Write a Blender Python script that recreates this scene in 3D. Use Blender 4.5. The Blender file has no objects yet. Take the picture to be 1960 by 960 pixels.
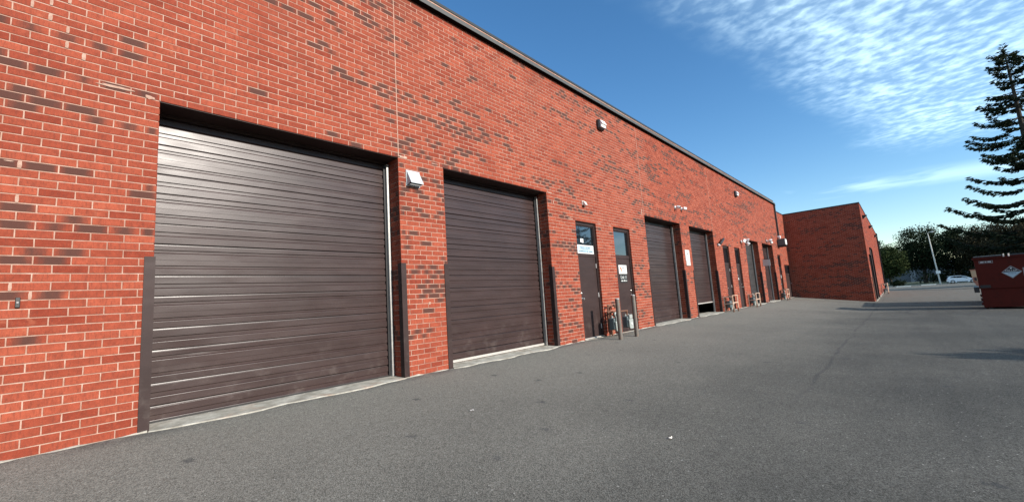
import bpy, bmesh, math, random
from mathutils import Vector, Matrix, noise as mnoise

random.seed(7)
sc = bpy.context.scene
COL = sc.collection

# ------------------------------------------------------------------ camera
# world axes: X along the brick front (away), Y towards the brick front, Z up; Z=0 at the foot of the front
RX = ((0.68282355, 0.04290716, 0.72932227),
      (-0.72766445, 0.12908843, 0.67367695),
      (-0.06524151, -0.99070437, 0.11936663))
cam_d = bpy.data.cameras.new('camera')
cam_d.sensor_width = 36.0
cam_d.lens = 790.39 / 1960 * 36.0
cam_d.clip_start = 0.05
cam_d.clip_end = 6000
cam = bpy.data.objects.new('camera', cam_d)
COL.objects.link(cam)
m = Matrix.Identity(4)
for r in range(3):
    m[r][0] = RX[r][0]
    m[r][1] = -RX[r][1]
    m[r][2] = -RX[r][2]
m[2][3] = 1.0694
cam.matrix_world = m
sc.camera = cam

# ------------------------------------------------------------------ light
SUN_EL, SUN_AZ = math.radians(22.0), math.radians(4.5)
sun_dir = Vector((math.sin(SUN_AZ) * math.cos(SUN_EL), -math.cos(SUN_AZ) * math.cos(SUN_EL), math.sin(SUN_EL)))
sun_d = bpy.data.lights.new('sun', 'SUN')
sun_d.energy = 4.6
sun_d.angle = math.radians(0.5)
sun_d.color = (1.0, 0.93, 0.84)
sun = bpy.data.objects.new('sun', sun_d)
COL.objects.link(sun)
sun.rotation_euler = sun_dir.to_track_quat('Z', 'Y').to_euler()
sun.location = (20, -60, 40)

world = bpy.data.worlds.new('World')
sc.world = world
world.use_nodes = True
sc.view_settings.view_transform = 'Standard'
sc.view_settings.look = 'None'
sc.view_settings.exposure = 0.48
sc.view_settings.gamma = 1.0
sc.view_settings.use_curve_mapping = False


class NT:
    """small helper for node trees"""
    def __init__(self, tree):
        self.t = tree
        self.n = tree.nodes
        self.l = tree.links

    def new(self, kind, **kw):
        nd = self.n.new(kind)
        for k, v in kw.items():
            setattr(nd, k, v)
        return nd

    def put(self, sock, v):
        if hasattr(v, 'is_output'):
            self.l.new(v, sock)
        elif isinstance(v, (tuple, list)) and len(v) == 3 and sock.type == 'RGBA':
            sock.default_value = (*v, 1.0)
        else:
            sock.default_value = v

    def math(self, op, a, b=None, c=None, clamp=False):
        nd = self.new('ShaderNodeMath', operation=op, use_clamp=clamp)
        self.put(nd.inputs[0], a)
        if b is not None:
            self.put(nd.inputs[1], b)
        if c is not None:
            self.put(nd.inputs[2], c)
        return nd.outputs[0]

    def mix(self, f, a, b, blend='MIX'):
        nd = self.new('ShaderNodeMix', data_type='RGBA', blend_type=blend)
        self.put(nd.inputs[0], f)
        self.put(nd.inputs[6], a)
        self.put(nd.inputs[7], b)
        return nd.outputs[2]

    def noise(self, vec, scale, detail=3.0, rough=0.5, dist=0.0):
        nd = self.new('ShaderNodeTexNoise')
        if vec is not None:
            self.l.new(vec, nd.inputs['Vector'])
        nd.inputs['Scale'].default_value = scale
        nd.inputs['Detail'].default_value = detail
        nd.inputs['Roughness'].default_value = rough
        nd.inputs['Distortion'].default_value = dist
        return nd.outputs[0]

    def ramp(self, v, lo, hi, smooth=True):
        nd = self.new('ShaderNodeMapRange')
        if smooth:
            nd.interpolation_type = 'SMOOTHSTEP'
        self.put(nd.inputs[0], v)
        nd.inputs[1].default_value = lo
        nd.inputs[2].default_value = hi
        return nd.outputs[0]

    def mapping(self, vec, loc=(0, 0, 0), rot=(0, 0, 0), scale=(1, 1, 1)):
        nd = self.new('ShaderNodeMapping')
        self.l.new(vec, nd.inputs[0])
        nd.inputs[1].default_value = loc
        nd.inputs[2].default_value = rot
        nd.inputs[3].default_value = scale
        return nd.outputs[0]

    def bump(self, h, strength, dist=0.01, normal=None):
        nd = self.new('ShaderNodeBump')
        nd.inputs['Strength'].default_value = strength
        nd.inputs['Distance'].default_value = dist
        self.l.new(h, nd.inputs['Height'])
        if normal is not None:
            self.l.new(normal, nd.inputs['Normal'])
        return nd.outputs[0]


# ---- sky: Nishita daylight with a high cirrocumulus sheet
def build_sky():
    t = NT(world.node_tree)
    bg = t.n['Background']
    sky = t.new('ShaderNodeTexSky')
    sky.sky_type = 'NISHITA'
    sky.sun_disc = False
    sky.sun_elevation = SUN_EL
    sky.sun_rotation = math.pi - SUN_AZ
    sky.air_density = 1.0
    sky.dust_density = 0.12
    sky.ozone_density = 2.3
    hs = t.new('ShaderNodeHueSaturation')
    hs.inputs['Saturation'].default_value = 1.24
    hs.inputs['Value'].default_value = 1.0
    t.l.new(sky.outputs[0], hs.inputs['Color'])
    g = t.new('ShaderNodeTexCoord')
    sep = t.new('ShaderNodeSeparateXYZ')
    t.l.new(g.outputs['Generated'], sep.inputs[0])
    zz = t.math('MAXIMUM', sep.outputs[2], 0.02)
    px = t.math('DIVIDE', sep.outputs[0], zz)
    py = t.math('DIVIDE', sep.outputs[1], zz)
    cmb = t.new('ShaderNodeCombineXYZ')
    t.l.new(px, cmb.inputs[0])
    t.l.new(py, cmb.inputs[1])
    p = cmb.outputs[0]
    # cloudlets, drawn out along one wind direction
    q = t.mapping(p, rot=(0, 0, math.radians(12)), scale=(17.0, 15.0, 1))
    n1 = t.noise(q, 1.0, 4.0, 0.5, 0.15)
    q2 = t.mapping(p, rot=(0, 0, math.radians(20)), scale=(3.0, 2.2, 1))
    n2 = t.noise(q2, 1.0, 3.0, 0.5, 0.2)
    cl = t.math('ADD', t.math('MULTIPLY', n1, 0.95), t.math('MULTIPLY', n2, 0.45))
    # the edge of the sheet on the plane of the cloud deck
    wob = t.math('MULTIPLY', t.math('SUBTRACT', t.noise(p, 1.6, 3.0, 0.6), 0.5), 0.42)
    e1 = t.math('ADD', t.math('ADD', py, t.math('MULTIPLY', px, 0.17)), wob)       # y + .17 x < .80
    m1 = t.ramp(e1, 0.84, 0.36)
    e2 = t.math('ADD', px, t.math('MULTIPLY', wob, 1.4))
    m2 = t.ramp(e2, 4.9, 3.9)
    mask = t.math('MULTIPLY', m1, m2)
    thr = t.ramp(cl, 0.52, 1.0)
    dens = t.math('MULTIPLY', thr, mask)
    veil = t.math('MULTIPLY', mask, 0.16)
    # a thin far band low over the roofs
    b = t.math('ABSOLUTE', t.math('SUBTRACT', t.math('ADD', px, t.math('MULTIPLY', py, 0.30)), 6.0))
    band = t.math('MULTIPLY', t.ramp(b, 0.75, 0.0), t.ramp(t.math('SUBTRACT', t.math('MULTIPLY', n2, 1.0), t.math('MULTIPLY', py, 0.3)), 0.30, 0.7))
    band = t.math('MULTIPLY', band, 0.40)
    tot = t.math('ADD', t.math('ADD', t.math('MULTIPLY', dens, 0.56), veil), band, clamp=True)
    up = t.ramp(sep.outputs[2], 0.03, 0.12)
    tot = t.math('MULTIPLY', tot, up)
    colr = t.mix(tot, hs.outputs[0], (5.4, 7.4, 8.6))
    t.l.new(colr, bg.inputs[0])
    bg.inputs[1].default_value = 0.15


build_sky()

# ------------------------------------------------------------------ scene helpers
D = 5.729            # distance of the brick front
HC, LB, JT = 0.08, 0.24, 0.0095     # course height, brick module, joint
CAMZ = 1.0694
WLOC = {}


def tag(o, label=None, cat=None, group=None, kind=None):
    if label:
        o['label'] = label
    if cat:
        o['category'] = cat
    if group:
        o['group'] = group
    if kind:
        o['kind'] = kind
    return o


def thing(name, loc, label, cat, group=None):
    o = bpy.data.objects.new(name, None)
    o.empty_display_size = 0.1
    COL.objects.link(o)
    o.location = loc
    WLOC[o.name] = Vector(loc)
    return tag(o, label, cat, group)


class MB:
    def __init__(self):
        self.v, self.f = [], []

    def quad(self, a, b, c, d):
        n = len(self.v)
        self.v += [tuple(a), tuple(b), tuple(c), tuple(d)]
        self.f.append((n, n + 1, n + 2, n + 3))

    def poly(self, pts):
        n = len(self.v)
        self.v += [tuple(p) for p in pts]
        self.f.append(tuple(range(n, n + len(pts))))

    def box(self, x0, y0, z0, x1, y1, z1):
        n = len(self.v)
        self.v += [(x0, y0, z0), (x1, y0, z0), (x1, y1, z0), (x0, y1, z0), (x0, y0, z1), (x1, y0, z1), (x1, y1, z1), (x0, y1, z1)]
        for q in ((0, 3, 2, 1), (4, 5, 6, 7), (0, 1, 5, 4), (1, 2, 6, 5), (2, 3, 7, 6), (3, 0, 4, 7)):
            self.f.append(tuple(n + i for i in q))
        return self

    def prism(self, prof, a, b, caps=True):
        """profile points (already 3-D offsets) swept from vector a to vector b"""
        n, k = len(self.v), len(prof)
        for o in (a, b):
            for p in prof:
                self.v.append((p[0] + o[0], p[1] + o[1], p[2] + o[2]))
        for i in range(k):
            j = (i + 1) % k
            self.f.append((n + i, n + j, n + k + j, n + k + i))
        if caps:
            self.f.append(tuple(n + i for i in reversed(range(k))))
            self.f.append(tuple(n + k + i for i in range(k)))
        return self

    def tube(self, path, rad, seg=8, caps=True):
        path = [Vector(p) for p in path]
        rads = rad if isinstance(rad, (list, tuple)) else [rad] * len(path)
        n0 = len(self.v)
        prev = None
        for i, p in enumerate(path):
            if i == 0:
                d = path[1] - p
            elif i == len(path) - 1:
                d = p - path[i - 1]
            else:
                d = (path[i + 1] - p).normalized() + (p - path[i - 1]).normalized()
            d.normalize()
            if prev is None:
                u = d.orthogonal().normalized()
            else:
                u = (prev - d * prev.dot(d)).normalized()
            prev = u
            w = d.cross(u)
            for k in range(seg):
                a = 2 * math.pi * k / seg
                q = p + (u * math.cos(a) + w * math.sin(a)) * rads[i]
                self.v.append(tuple(q))
        for i in range(len(path) - 1):
            for k in range(seg):
                a, b = n0 + i * seg + k, n0 + i * seg + (k + 1) % seg
                self.f.append((a, b, b + seg, a + seg))
        if caps:
            self.f.append(tuple(n0 + k for k in reversed(range(seg))))
            e = n0 + (len(path) - 1) * seg
            self.f.append(tuple(e + k for k in range(seg)))
        return self

    def lathe(self, prof, base, axis=(0, 0, 1), seg=16):
        """prof = [(radius, height)] about axis through base"""
        ax = Vector(axis).normalized()
        u = ax.orthogonal().normalized()
        w = ax.cross(u)
        b = Vector(base)
        n0 = len(self.v)
        for r, h in prof:
            for k in range(seg):
                a = 2 * math.pi * k / seg
                self.v.append(tuple(b + ax * h + (u * math.cos(a) + w * math.sin(a)) * r))
        for i in range(len(prof) - 1):
            for k in range(seg):
                a, c = n0 + i * seg + k, n0 + i * seg + (k + 1) % seg
                self.f.append((a, c, c + seg, a + seg))
        self.f.append(tuple(n0 + k for k in reversed(range(seg))))
        e = n0 + (len(prof) - 1) * seg
        self.f.append(tuple(e + k for k in range(seg)))
        return self

    def build(self, name, mat, parent=None, origin=None, smooth=False, bevel=0.0, attrs=None, auto=True):
        if origin is None:
            origin = WLOC[parent.name] if parent is not None else Vector((0, 0, 0))
        origin = Vector(origin)
        me = bpy.data.meshes.new(name)
        me.from_pydata([(p[0] - origin.x, p[1] - origin.y, p[2] - origin.z) for p in self.v], [], self.f)
        if attrs:
            for an, (kind, vals) in attrs.items():
                at = me.attributes.new(an, kind, 'POINT')
                at.data.foreach_set('vector' if kind == 'FLOAT_VECTOR' else 'color', vals)
        me.materials.append(mat)
        if bevel > 0:
            bm = bmesh.new()
            bm.from_mesh(me)
            bmesh.ops.remove_doubles(bm, verts=bm.verts, dist=1e-5)
            es = [e for e in bm.edges if len(e.link_faces) == 2 and e.calc_face_angle(0) > 0.5]
            bmesh.ops.bevel(bm, geom=es, offset=bevel, segments=2, profile=0.5, affect='EDGES', clamp_overlap=True)
            bmesh.ops.recalc_face_normals(bm, faces=bm.faces)
            bm.to_mesh(me)
            bm.free()
        if smooth:
            me.shade_smooth()
            if auto:
                me.set_sharp_from_angle(angle=math.radians(38))
        o = bpy.data.objects.new(name, me)
        COL.objects.link(o)
        WLOC[o.name] = origin
        if parent is not None:
            o.parent = parent
            o.location = origin - WLOC[parent.name]
        else:
            o.location = origin
        return o


def text_mb(s, origin, u, v, height, width=None, shear=0.0, depth=0.0012):
    """flat lettering as mesh: origin = lower left corner, u/v unit vectors of the plane"""
    cu = bpy.data.curves.new('lettering', 'FONT')
    cu.body = s
    cu.shear = shear
    cu.resolution_u = 3
    ob = bpy.data.objects.new('lettering', cu)
    me = bpy.data.meshes.new_from_object(ob)
    xs = [p.co.x for p in me.vertices]
    ys = [p.co.y for p in me.vertices]
    x0, x1, y0, y1 = min(xs), max(xs), min(ys), max(ys)
    sy = height / (y1 - y0)
    sx = width / (x1 - x0) if width else sy
    o, u, v = Vector(origin), Vector(u), Vector(v)
    mb = MB()
    mb.v = [tuple(o + u * ((p.co.x - x0) * sx) + v * ((p.co.y - y0) * sy)) for p in me.vertices]
    mb.f = [tuple(pl.vertices) for pl in me.polygons]
    bpy.data.objects.remove(ob)
    bpy.data.curves.remove(cu)
    bpy.data.meshes.remove(me)
    return mb


# ------------------------------------------------------------------ materials
def mat(name, base, rough=0.6, metal=0.0, spec=0.5, build=None):
    mt = bpy.data.materials.new(name)
    mt.use_nodes = True
    t = NT(mt.node_tree)
    p = t.n['Principled BSDF']
    p.inputs['Base Color'].default_value = (*base, 1)
    p.inputs['Roughness'].default_value = rough
    p.inputs['Metallic'].default_value = metal
    p.inputs['Specular IOR Level'].default_value = spec
    if build:
        build(t, p)
    return mt


def worn(base, rough=0.5, metal=0.0, var=0.25, scale=4.0, bump=0.05, spec=0.5, dirt=None, dirt_amt=0.5, bscale=60):
    """paint or metal with uneven tone, faint relief and optional dirt blotches"""
    def bld(t, p):
        g = t.new('ShaderNodeNewGeometry').outputs['Position']
        n = t.noise(g, scale, 5, 0.6)
        f = t.math('MULTIPLY_ADD', n, var * 2, 1 - var)
        c = t.mix(1.0, (*base,), f, 'MULTIPLY')
        if dirt:
            d = t.math('MULTIPLY', t.ramp(t.noise(g, scale * 2.3, 6, 0.65), 0.52, 0.72), dirt_amt)
            c = t.mix(d, c, dirt)
        t.put(p.inputs['Base Color'], c)
        t.put(p.inputs['Roughness'], t.math('MULTIPLY_ADD', n, 0.25, rough - 0.12))
        if bump:
            t.put(p.inputs['Normal'], t.bump(t.noise(g, bscale, 3), bump, 0.004))
    return bld


def m_worn(name, base, **kw):
    return mat(name, base, kw.get('rough', 0.5), kw.get('metal', 0.0), kw.get('spec', 0.5), worn(base, **kw))


def brick_nodes(t, p):
    geo = t.new('ShaderNodeNewGeometry').outputs['Position']
    a = t.new('ShaderNodeAttribute', attribute_name='bcol')
    sp = t.new('ShaderNodeSeparateColor')
    t.l.new(a.outputs['Color'], sp.inputs[0])
    tone, dark, rnd = sp.outputs[0], sp.outputs[1], sp.outputs[2]
    uv = t.new('ShaderNodeAttribute', attribute_name='buv').outputs['Vector']
    c = t.mix(tone, (0.208, 0.035, 0.0170), (0.332, 0.074, 0.038))
    # fine vertical drag marks of the wire-cut face
    st = t.noise(t.mapping(uv, scale=(17, 0.9, 1)), 1.0, 6, 0.75)
    c = t.mix(t.math('MULTIPLY', t.ramp(st, 0.47, 0.64), 0.55), c, (0.150, 0.036, 0.022))
    gr = t.noise(geo, 75, 5, 0.75)
    c = t.mix(t.math('MULTIPLY', t.ramp(gr, 0.54, 0.70), 0.32), c, (0.44, 0.115, 0.055))
    mot = t.noise(geo, 15, 5, 0.7)
    c = t.mix(1.0, c, t.math('MULTIPLY_ADD', mot, 0.9, 0.57), 'MULTIPLY')
    # pale dusty bloom on some bricks
    bl = t.math('MULTIPLY', t.ramp(t.noise(geo, 3.2, 4, 0.6), 0.56, 0.75), t.ramp(t.noise(geo, 21, 3), 0.42, 0.7))
    c = t.mix(t.math('MULTIPLY', bl, 0.45), c, (0.46, 0.155, 0.085))
    # kiln flash: dark heart fading to the ends
    fl = t.noise(t.mapping(uv, scale=(5.0, 0.7, 1)), 1.0, 3, 0.55)
    su = t.new('ShaderNodeSeparateXYZ')
    t.l.new(uv, su.inputs[0])
    ends = t.math('ABSOLUTE', t.math('SUBTRACT', t.math('FRACT', su.outputs[0]), 0.5))
    k = t.math('SUBTRACT', t.math('ADD', t.math('MULTIPLY', fl, 0.5), t.math('MULTIPLY', dark, 0.75)), t.math('MULTIPLY', t.math('POWER', ends, 1.6), 1.9))
    df = t.math('MULTIPLY', t.ramp(k, 0.10, 0.72), t.math('MULTIPLY', t.ramp(dark, 0.02, 0.3), 0.92))
    c = t.mix(df, c, (0.074, 0.034, 0.026))
    # weather stains high on the wall and grime at the foot
    sz = t.new('ShaderNodeSeparateXYZ')
    t.l.new(geo, sz.inputs[0])
    soot = t.math('MULTIPLY', t.ramp(t.noise(t.mapping(geo, scale=(0.9, 0.9, 0.45)), 1.0, 5, 0.6), 0.50, 0.72), t.ramp(sz.outputs[2], 3.4, 6.3))
    c = t.mix(t.math('MULTIPLY', soot, 0.38), c, (0.12, 0.040, 0.026))
    t.put(p.inputs['Base Color'], c)
    b = t.math('ADD', t.math('MULTIPLY', st, 0.6), t.noise(geo, 210, 4, 0.65))
    t.put(p.inputs['Normal'], t.bump(b, 0.45, 0.004))


BRICK = mat('brick', (0.45, 0.09, 0.045), 0.88, spec=0.25, build=brick_nodes)


def mortar_nodes(t, p):
    geo = t.new('ShaderNodeNewGeometry').outputs['Position']
    n = t.noise(geo, 14, 5, 0.6)
    c = t.mix(t.ramp(n, 0.3, 0.75), (0.35, 0.205, 0.15), (0.50, 0.345, 0.27))
    c = t.mix(t.math('MULTIPLY', t.ramp(t.noise(t.mapping(geo, scale=(0.8, 0.8, 0.4)), 1.0, 4), 0.52, 0.72), 0.55), c, (0.24, 0.11, 0.08))
    t.put(p.inputs['Base Color'], c)
    t.put(p.inputs['Normal'], t.bump(t.noise(geo, 160, 3), 0.4, 0.004))


MORTAR = mat('mortar', (0.55, 0.38, 0.31), 0.95, spec=0.2, build=mortar_nodes)


def brown_nodes(base, rough, dentscale=0.0):
    def bld(t, p):
        geo = t.new('ShaderNodeNewGeometry').outputs['Position']
        n = t.noise(t.mapping(geo, scale=(1.2, 1.2, 5)), 1.0, 5, 0.6)
        c = t.mix(t.ramp(n, 0.3, 0.75), tuple(x * 0.86 for x in base), tuple(x * 1.16 for x in base))
        scuff = t.ramp(t.noise(t.mapping(geo, scale=(3.0, 3.0, 22)), 1.0, 5, 0.7), 0.66, 0.80)
        c = t.mix(t.math('MULTIPLY', scuff, 0.10), c, (0.12, 0.10, 0.09))
        sz = t.new('ShaderNodeSeparateXYZ')
        t.l.new(geo, sz.inputs[0])
        low = t.math('MULTIPLY', t.ramp(sz.outputs[2], 0.9, 0.0), t.ramp(t.noise(geo, 5, 5, 0.65), 0.48, 0.75))
        c = t.mix(t.math('MULTIPLY', low, 0.35), c, (0.16, 0.13, 0.115))
        t.put(p.inputs['Base Color'], c)
        t.put(p.inputs['Roughness'], t.math('MULTIPLY_ADD', t.noise(t.mapping(geo, scale=(2, 2, 9)), 1.0, 4), 0.22, rough - 0.11))
        h = t.math('ADD', t.math('MULTIPLY', t.noise(t.mapping(geo, scale=(1.3, 1, 4)), 1.0, 2), 0.5), t.math('MULTIPLY', t.noise(geo, 90, 2), 0.05))
        t.put(p.inputs['Normal'], t.bump(h, 0.30, 0.02))
    return bld


BROWN = mat('brown_door_paint', (0.05, 0.034, 0.032), 0.34, spec=0.36, build=brown_nodes((0.044, 0.0265, 0.0245), 0.33))
BROWN2 = mat('brown_steel_paint', (0.045, 0.031, 0.029), 0.5, spec=0.18, build=brown_nodes((0.040, 0.0245, 0.0225), 0.5))
GREYDOOR = mat('grey_brown_door_paint', (0.05, 0.047, 0.046), 0.42, build=brown_nodes((0.040, 0.036, 0.035), 0.42))
GALV = m_worn('galvanised_steel', (0.55, 0.55, 0.53), rough=0.42, metal=0.75, var=0.2, scale=9, bump=0.08)
HOODM = m_worn('bare_sheet_metal', (0.46, 0.50, 0.51), rough=0.5, metal=0.1, var=0.12, scale=16, bump=0.06)
ALU = m_worn('pale_bottom_rail', (0.46, 0.43, 0.39), rough=0.5, metal=0.1, var=0.15, scale=14, dirt=(0.25, 0.2, 0.16), dirt_amt=0.6)
WHITE = m_worn('white_plastic', (0.80, 0.79, 0.76), rough=0.4, var=0.05, bump=0.0)
CREAM = m_worn('cream_plastic', (0.72, 0.64, 0.56), rough=0.5, var=0.08, bump=0.0)
BLACK = m_worn('black_plastic', (0.018, 0.017, 0.017), rough=0.45, var=0.2, bump=0.0)
BRONZE = m_worn('dark_bronze_housing', (0.020, 0.017, 0.016), rough=0.5, var=0.2, bump=0.0)
FLASH = m_worn('grey_flashing', (0.062, 0.059, 0.054), rough=0.55, var=0.22, scale=2.0, dirt=(0.05, 0.045, 0.04), dirt_amt=0.4)
DARKCAP = m_worn('dark_coping', (0.013, 0.015, 0.016), rough=0.45, var=0.2, scale=1.5, bump=0.03)
STEELPIPE = m_worn('weathered_steel_pipe', (0.15, 0.128, 0.108), rough=0.55, metal=0.2, var=0.35, scale=7, dirt=(0.20, 0.075, 0.03), dirt_amt=0.75, bump=0.15)
RUSTPIPE = m_worn('rusty_pipe', (0.16, 0.075, 0.045), rough=0.8, var=0.35, scale=12, dirt=(0.07, 0.03, 0.02), dirt_amt=0.6, bump=0.2)
TANPIPE = m_worn('tan_painted_pipe', (0.62, 0.42, 0.30), rough=0.55, var=0.2, scale=10, dirt=(0.30, 0.12, 0.06), dirt_amt=0.6, bump=0.1)
GREYMETER = m_worn('grey_meter_casing', (0.32, 0.345, 0.32), rough=0.5, var=0.18, scale=12, dirt=(0.2, 0.19, 0.17), dirt_amt=0.5)
DKMETER = m_worn('slate_meter_casing', (0.085, 0.115, 0.120), rough=0.5, var=0.2, scale=12)
ROOFM = m_worn('roof_gravel', (0.16, 0.15, 0.14), rough=0.95, var=0.3, scale=3)
INTERIOR = m_worn('interior_wall', (0.10, 0.095, 0.09), rough=0.9, var=0.1, bump=0)
SIGNW = m_worn('white_sign_face', (0.66, 0.66, 0.63), rough=0.4, var=0.04, bump=0)
SIGNBLUE = m_worn('pale_blue_sign_face', (0.44, 0.56, 0.62), rough=0.4, var=0.05, bump=0)
INKBLUE = mat('blue_grey_ink', (0.05, 0.11, 0.17), 0.5)
INKDARK = mat('dark_ink', (0.03, 0.03, 0.035), 0.5)
INKORANGE = mat('orange_ink', (0.62, 0.16, 0.06), 0.5)
INKGREY = mat('grey_ink', (0.30, 0.28, 0.27), 0.5)
INKPINK = mat('salmon_ink', (0.70, 0.33, 0.22), 0.5)
INKCYAN = mat('pale_blue_ink', (0.35, 0.62, 0.82), 0.5)
BRASS = mat('satin_steel_hardware', (0.62, 0.58, 0.52), 0.3, metal=0.9)
PALEHW = m_worn('pale_hinge_paint', (0.62, 0.58, 0.55), rough=0.45, var=0.12, bump=0)


def glass_nodes(t, p):
    geo = t.new('ShaderNodeNewGeometry').outputs['Position']
    p.inputs['IOR'].default_value = 1.9
    t.put(p.inputs['Normal'], t.bump(t.noise(geo, 2.4, 2), 0.06, 0.02))


GLASS = mat('dark_window_glass', (0.010, 0.013, 0.016), 0.03, spec=0.8, build=glass_nodes)


def concrete_nodes(t, p):
    geo = t.new('ShaderNodeNewGeometry').outputs['Position']
    n = t.noise(geo, 5, 6, 0.65)
    c = t.mix(t.ramp(n, 0.3, 0.72), (0.28, 0.25, 0.20), (0.58, 0.54, 0.46))
    c = t.mix(t.math('MULTIPLY', t.ramp(t.noise(geo, 60, 4, 0.7), 0.55, 0.75), 0.6), c, (0.20, 0.18, 0.16))
    c = t.mix(t.math('MULTIPLY', t.ramp(t.noise(geo, 2.2, 3), 0.60, 0.70), 0.35), c, (0.50, 0.32, 0.22))
    t.put(p.inputs['Base Color'], c)
    t.put(p.inputs['Normal'], t.bump(t.noise(geo, 70, 5, 0.7), 0.7, 0.01))


CONCRETE = mat('old_concrete', (0.45, 0.41, 0.35), 0.95, spec=0.2, build=concrete_nodes)


def asphalt_nodes(t, p):
    geo = t.new('ShaderNodeNewGeometry').outputs['Position']
    s = t.new('ShaderNodeSeparateXYZ')
    t.l.new(geo, s.inputs[0])
    x, y = s.outputs[0], s.outputs[1]
    big = t.noise(geo, 0.35, 5, 0.6)
    mid = t.noise(t.mapping(geo, scale=(0.22, 1.7, 1)), 1.0, 6, 0.65)
    base = t.mix(t.ramp(big, 0.3, 0.7), (0.064, 0.066, 0.066), (0.088, 0.089, 0.087))
    base = t.mix(t.math('MULTIPLY', t.ramp(mid, 0.42, 0.68), 0.55), base, (0.052, 0.054, 0.056))
    # paler dusty strip along the front; vignetting away from it painted in too
    dust_falloff = t.math('MULTIPLY', t.ramp(t.math('ADD', y, t.math('MULTIPLY', t.math('SUBTRACT', big, 0.5), 3.0)), -1.0, 5.6), 0.9)
    base = t.mix(dust_falloff, base, (0.205, 0.202, 0.190))
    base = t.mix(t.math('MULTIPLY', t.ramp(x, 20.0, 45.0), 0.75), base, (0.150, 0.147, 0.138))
    # aggregate: every stone its own tone, a few pale ones
    base = t.mix(1.0, base, (1.09, 1.03, 0.93), 'MULTIPLY')
    v = t.new('ShaderNodeTexVoronoi', voronoi_dimensions='2D')
    v.inputs['Scale'].default_value = 140
    t.l.new(geo, v.inputs['Vector'])
    cs = t.new('ShaderNodeSeparateColor')
    t.l.new(v.outputs['Color'], cs.inputs[0])
    lum = t.math('MULTIPLY_ADD', cs.outputs[0], 0.95, 0.52)
    blot = t.math('MULTIPLY_ADD', t.noise(geo, 16.0, 5, 0.75), 0.55, 0.73)
    base = t.mix(1.0, base, t.math('MULTIPLY', lum, blot), 'MULTIPLY')
    core = t.ramp(v.outputs['Distance'], 0.50, 0.25)
    pale = t.math('MULTIPLY', t.ramp(cs.outputs[1], 0.90, 0.97), t.math('MULTIPLY', core, t.ramp(t.noise(geo, 1.3, 4, 0.7), 0.40, 0.70)))
    base = t.mix(t.math('MULTIPLY', pale, 0.75), base, (0.36, 0.345, 0.31))
    v2 = t.new('ShaderNodeTexVoronoi', voronoi_dimensions='2D')
    v2.inputs['Scale'].default_value = 33
    t.l.new(geo, v2.inputs['Vector'])
    c2 = t.new('ShaderNodeSeparateColor')
    t.l.new(v2.outputs['Color'], c2.inputs[0])
    chip = t.math('MULTIPLY', t.ramp(c2.outputs[0], 0.972, 0.99), t.ramp(v2.outputs['Distance'], 0.24, 0.12))
    base = t.mix(t.math('MULTIPLY', chip, 0.7), base, (0.46, 0.44, 0.40))
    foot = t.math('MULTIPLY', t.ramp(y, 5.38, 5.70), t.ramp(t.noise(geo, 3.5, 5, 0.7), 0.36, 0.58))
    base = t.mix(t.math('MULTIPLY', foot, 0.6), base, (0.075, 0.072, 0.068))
    # oil drips
    v3 = t.new('ShaderNodeTexVoronoi', voronoi_dimensions='2D')
    v3.inputs['Scale'].default_value = 1.25
    t.l.new(t.mapping(geo, scale=(1, 0.75, 0)), v3.inputs['Vector'])
    c3 = t.new('ShaderNodeSeparateColor')
    t.l.new(v3.outputs['Color'], c3.inputs[0])
    spot = t.math('MULTIPLY', t.math('MULTIPLY', t.ramp(c3.outputs[0], 0.52, 0.66), t.ramp(t.noise(geo, 0.22, 2), 0.36, 0.5)), t.ramp(t.math('ADD', v3.outputs['Distance'], t.math('MULTIPLY', t.noise(t.mapping(geo, scale=(1, 1.8, 1)), 15, 5, 0.75), 0.30)), 0.222, 0.175))
    base = t.mix(t.math('MULTIPLY', spot, 0.6), base, (0.045, 0.046, 0.05))
    # the long joint between two lanes of paving, and a hair crack
    wob = t.math('MULTIPLY', t.math('SUBTRACT', t.noise(t.mapping(geo, scale=(0.45, 0, 0)), 1.0, 6, 0.6), 0.5), 0.42)
    dj = t.math('ABSOLUTE', t.math('SUBTRACT', t.math('ADD', y, wob), 0.98))
    jw = t.math('MULTIPLY', t.math('MULTIPLY', t.ramp(dj, 0.035, 0.008), t.ramp(x, 4.5, 7.5)), t.ramp(t.noise(geo, 1.7, 3), 0.30, 0.50))
    base = t.mix(t.math('MULTIPLY', jw, 0.42), base, (0.045, 0.045, 0.048))
    side = t.math('MULTIPLY', t.ramp(t.math('ADD', y, wob), 0.90, 1.05), 0.0)
    vc = t.new('ShaderNodeTexVoronoi', feature='DISTANCE_TO_EDGE')
    vc.inputs['Scale'].default_value = 0.16
    t.l.new(t.mapping(t.mix(0.12, geo, t.new('ShaderNodeTexNoise').outputs['Color']), scale=(1, 1, 0)), vc.inputs['Vector'])
    crack = t.math('MULTIPLY', t.ramp(vc.outputs['Distance'], 0.010, 0.003), t.ramp(x, 14, 22))
    base = t.mix(t.math('MULTIPLY', crack, 0.5), base, (0.06, 0.06, 0.06))
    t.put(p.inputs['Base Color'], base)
    h = t.math('ADD', t.math('MULTIPLY', v.outputs['Distance'], 0.8), t.math('MULTIPLY', t.noise(geo, 240, 3, 0.7), 0.7))
    t.put(p.inputs['Normal'], t.bump(h, 0.55, 0.006))


ASPHALT = mat('asphalt', (0.10, 0.10, 0.098), 0.95, spec=0.12, build=asphalt_nodes)


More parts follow.
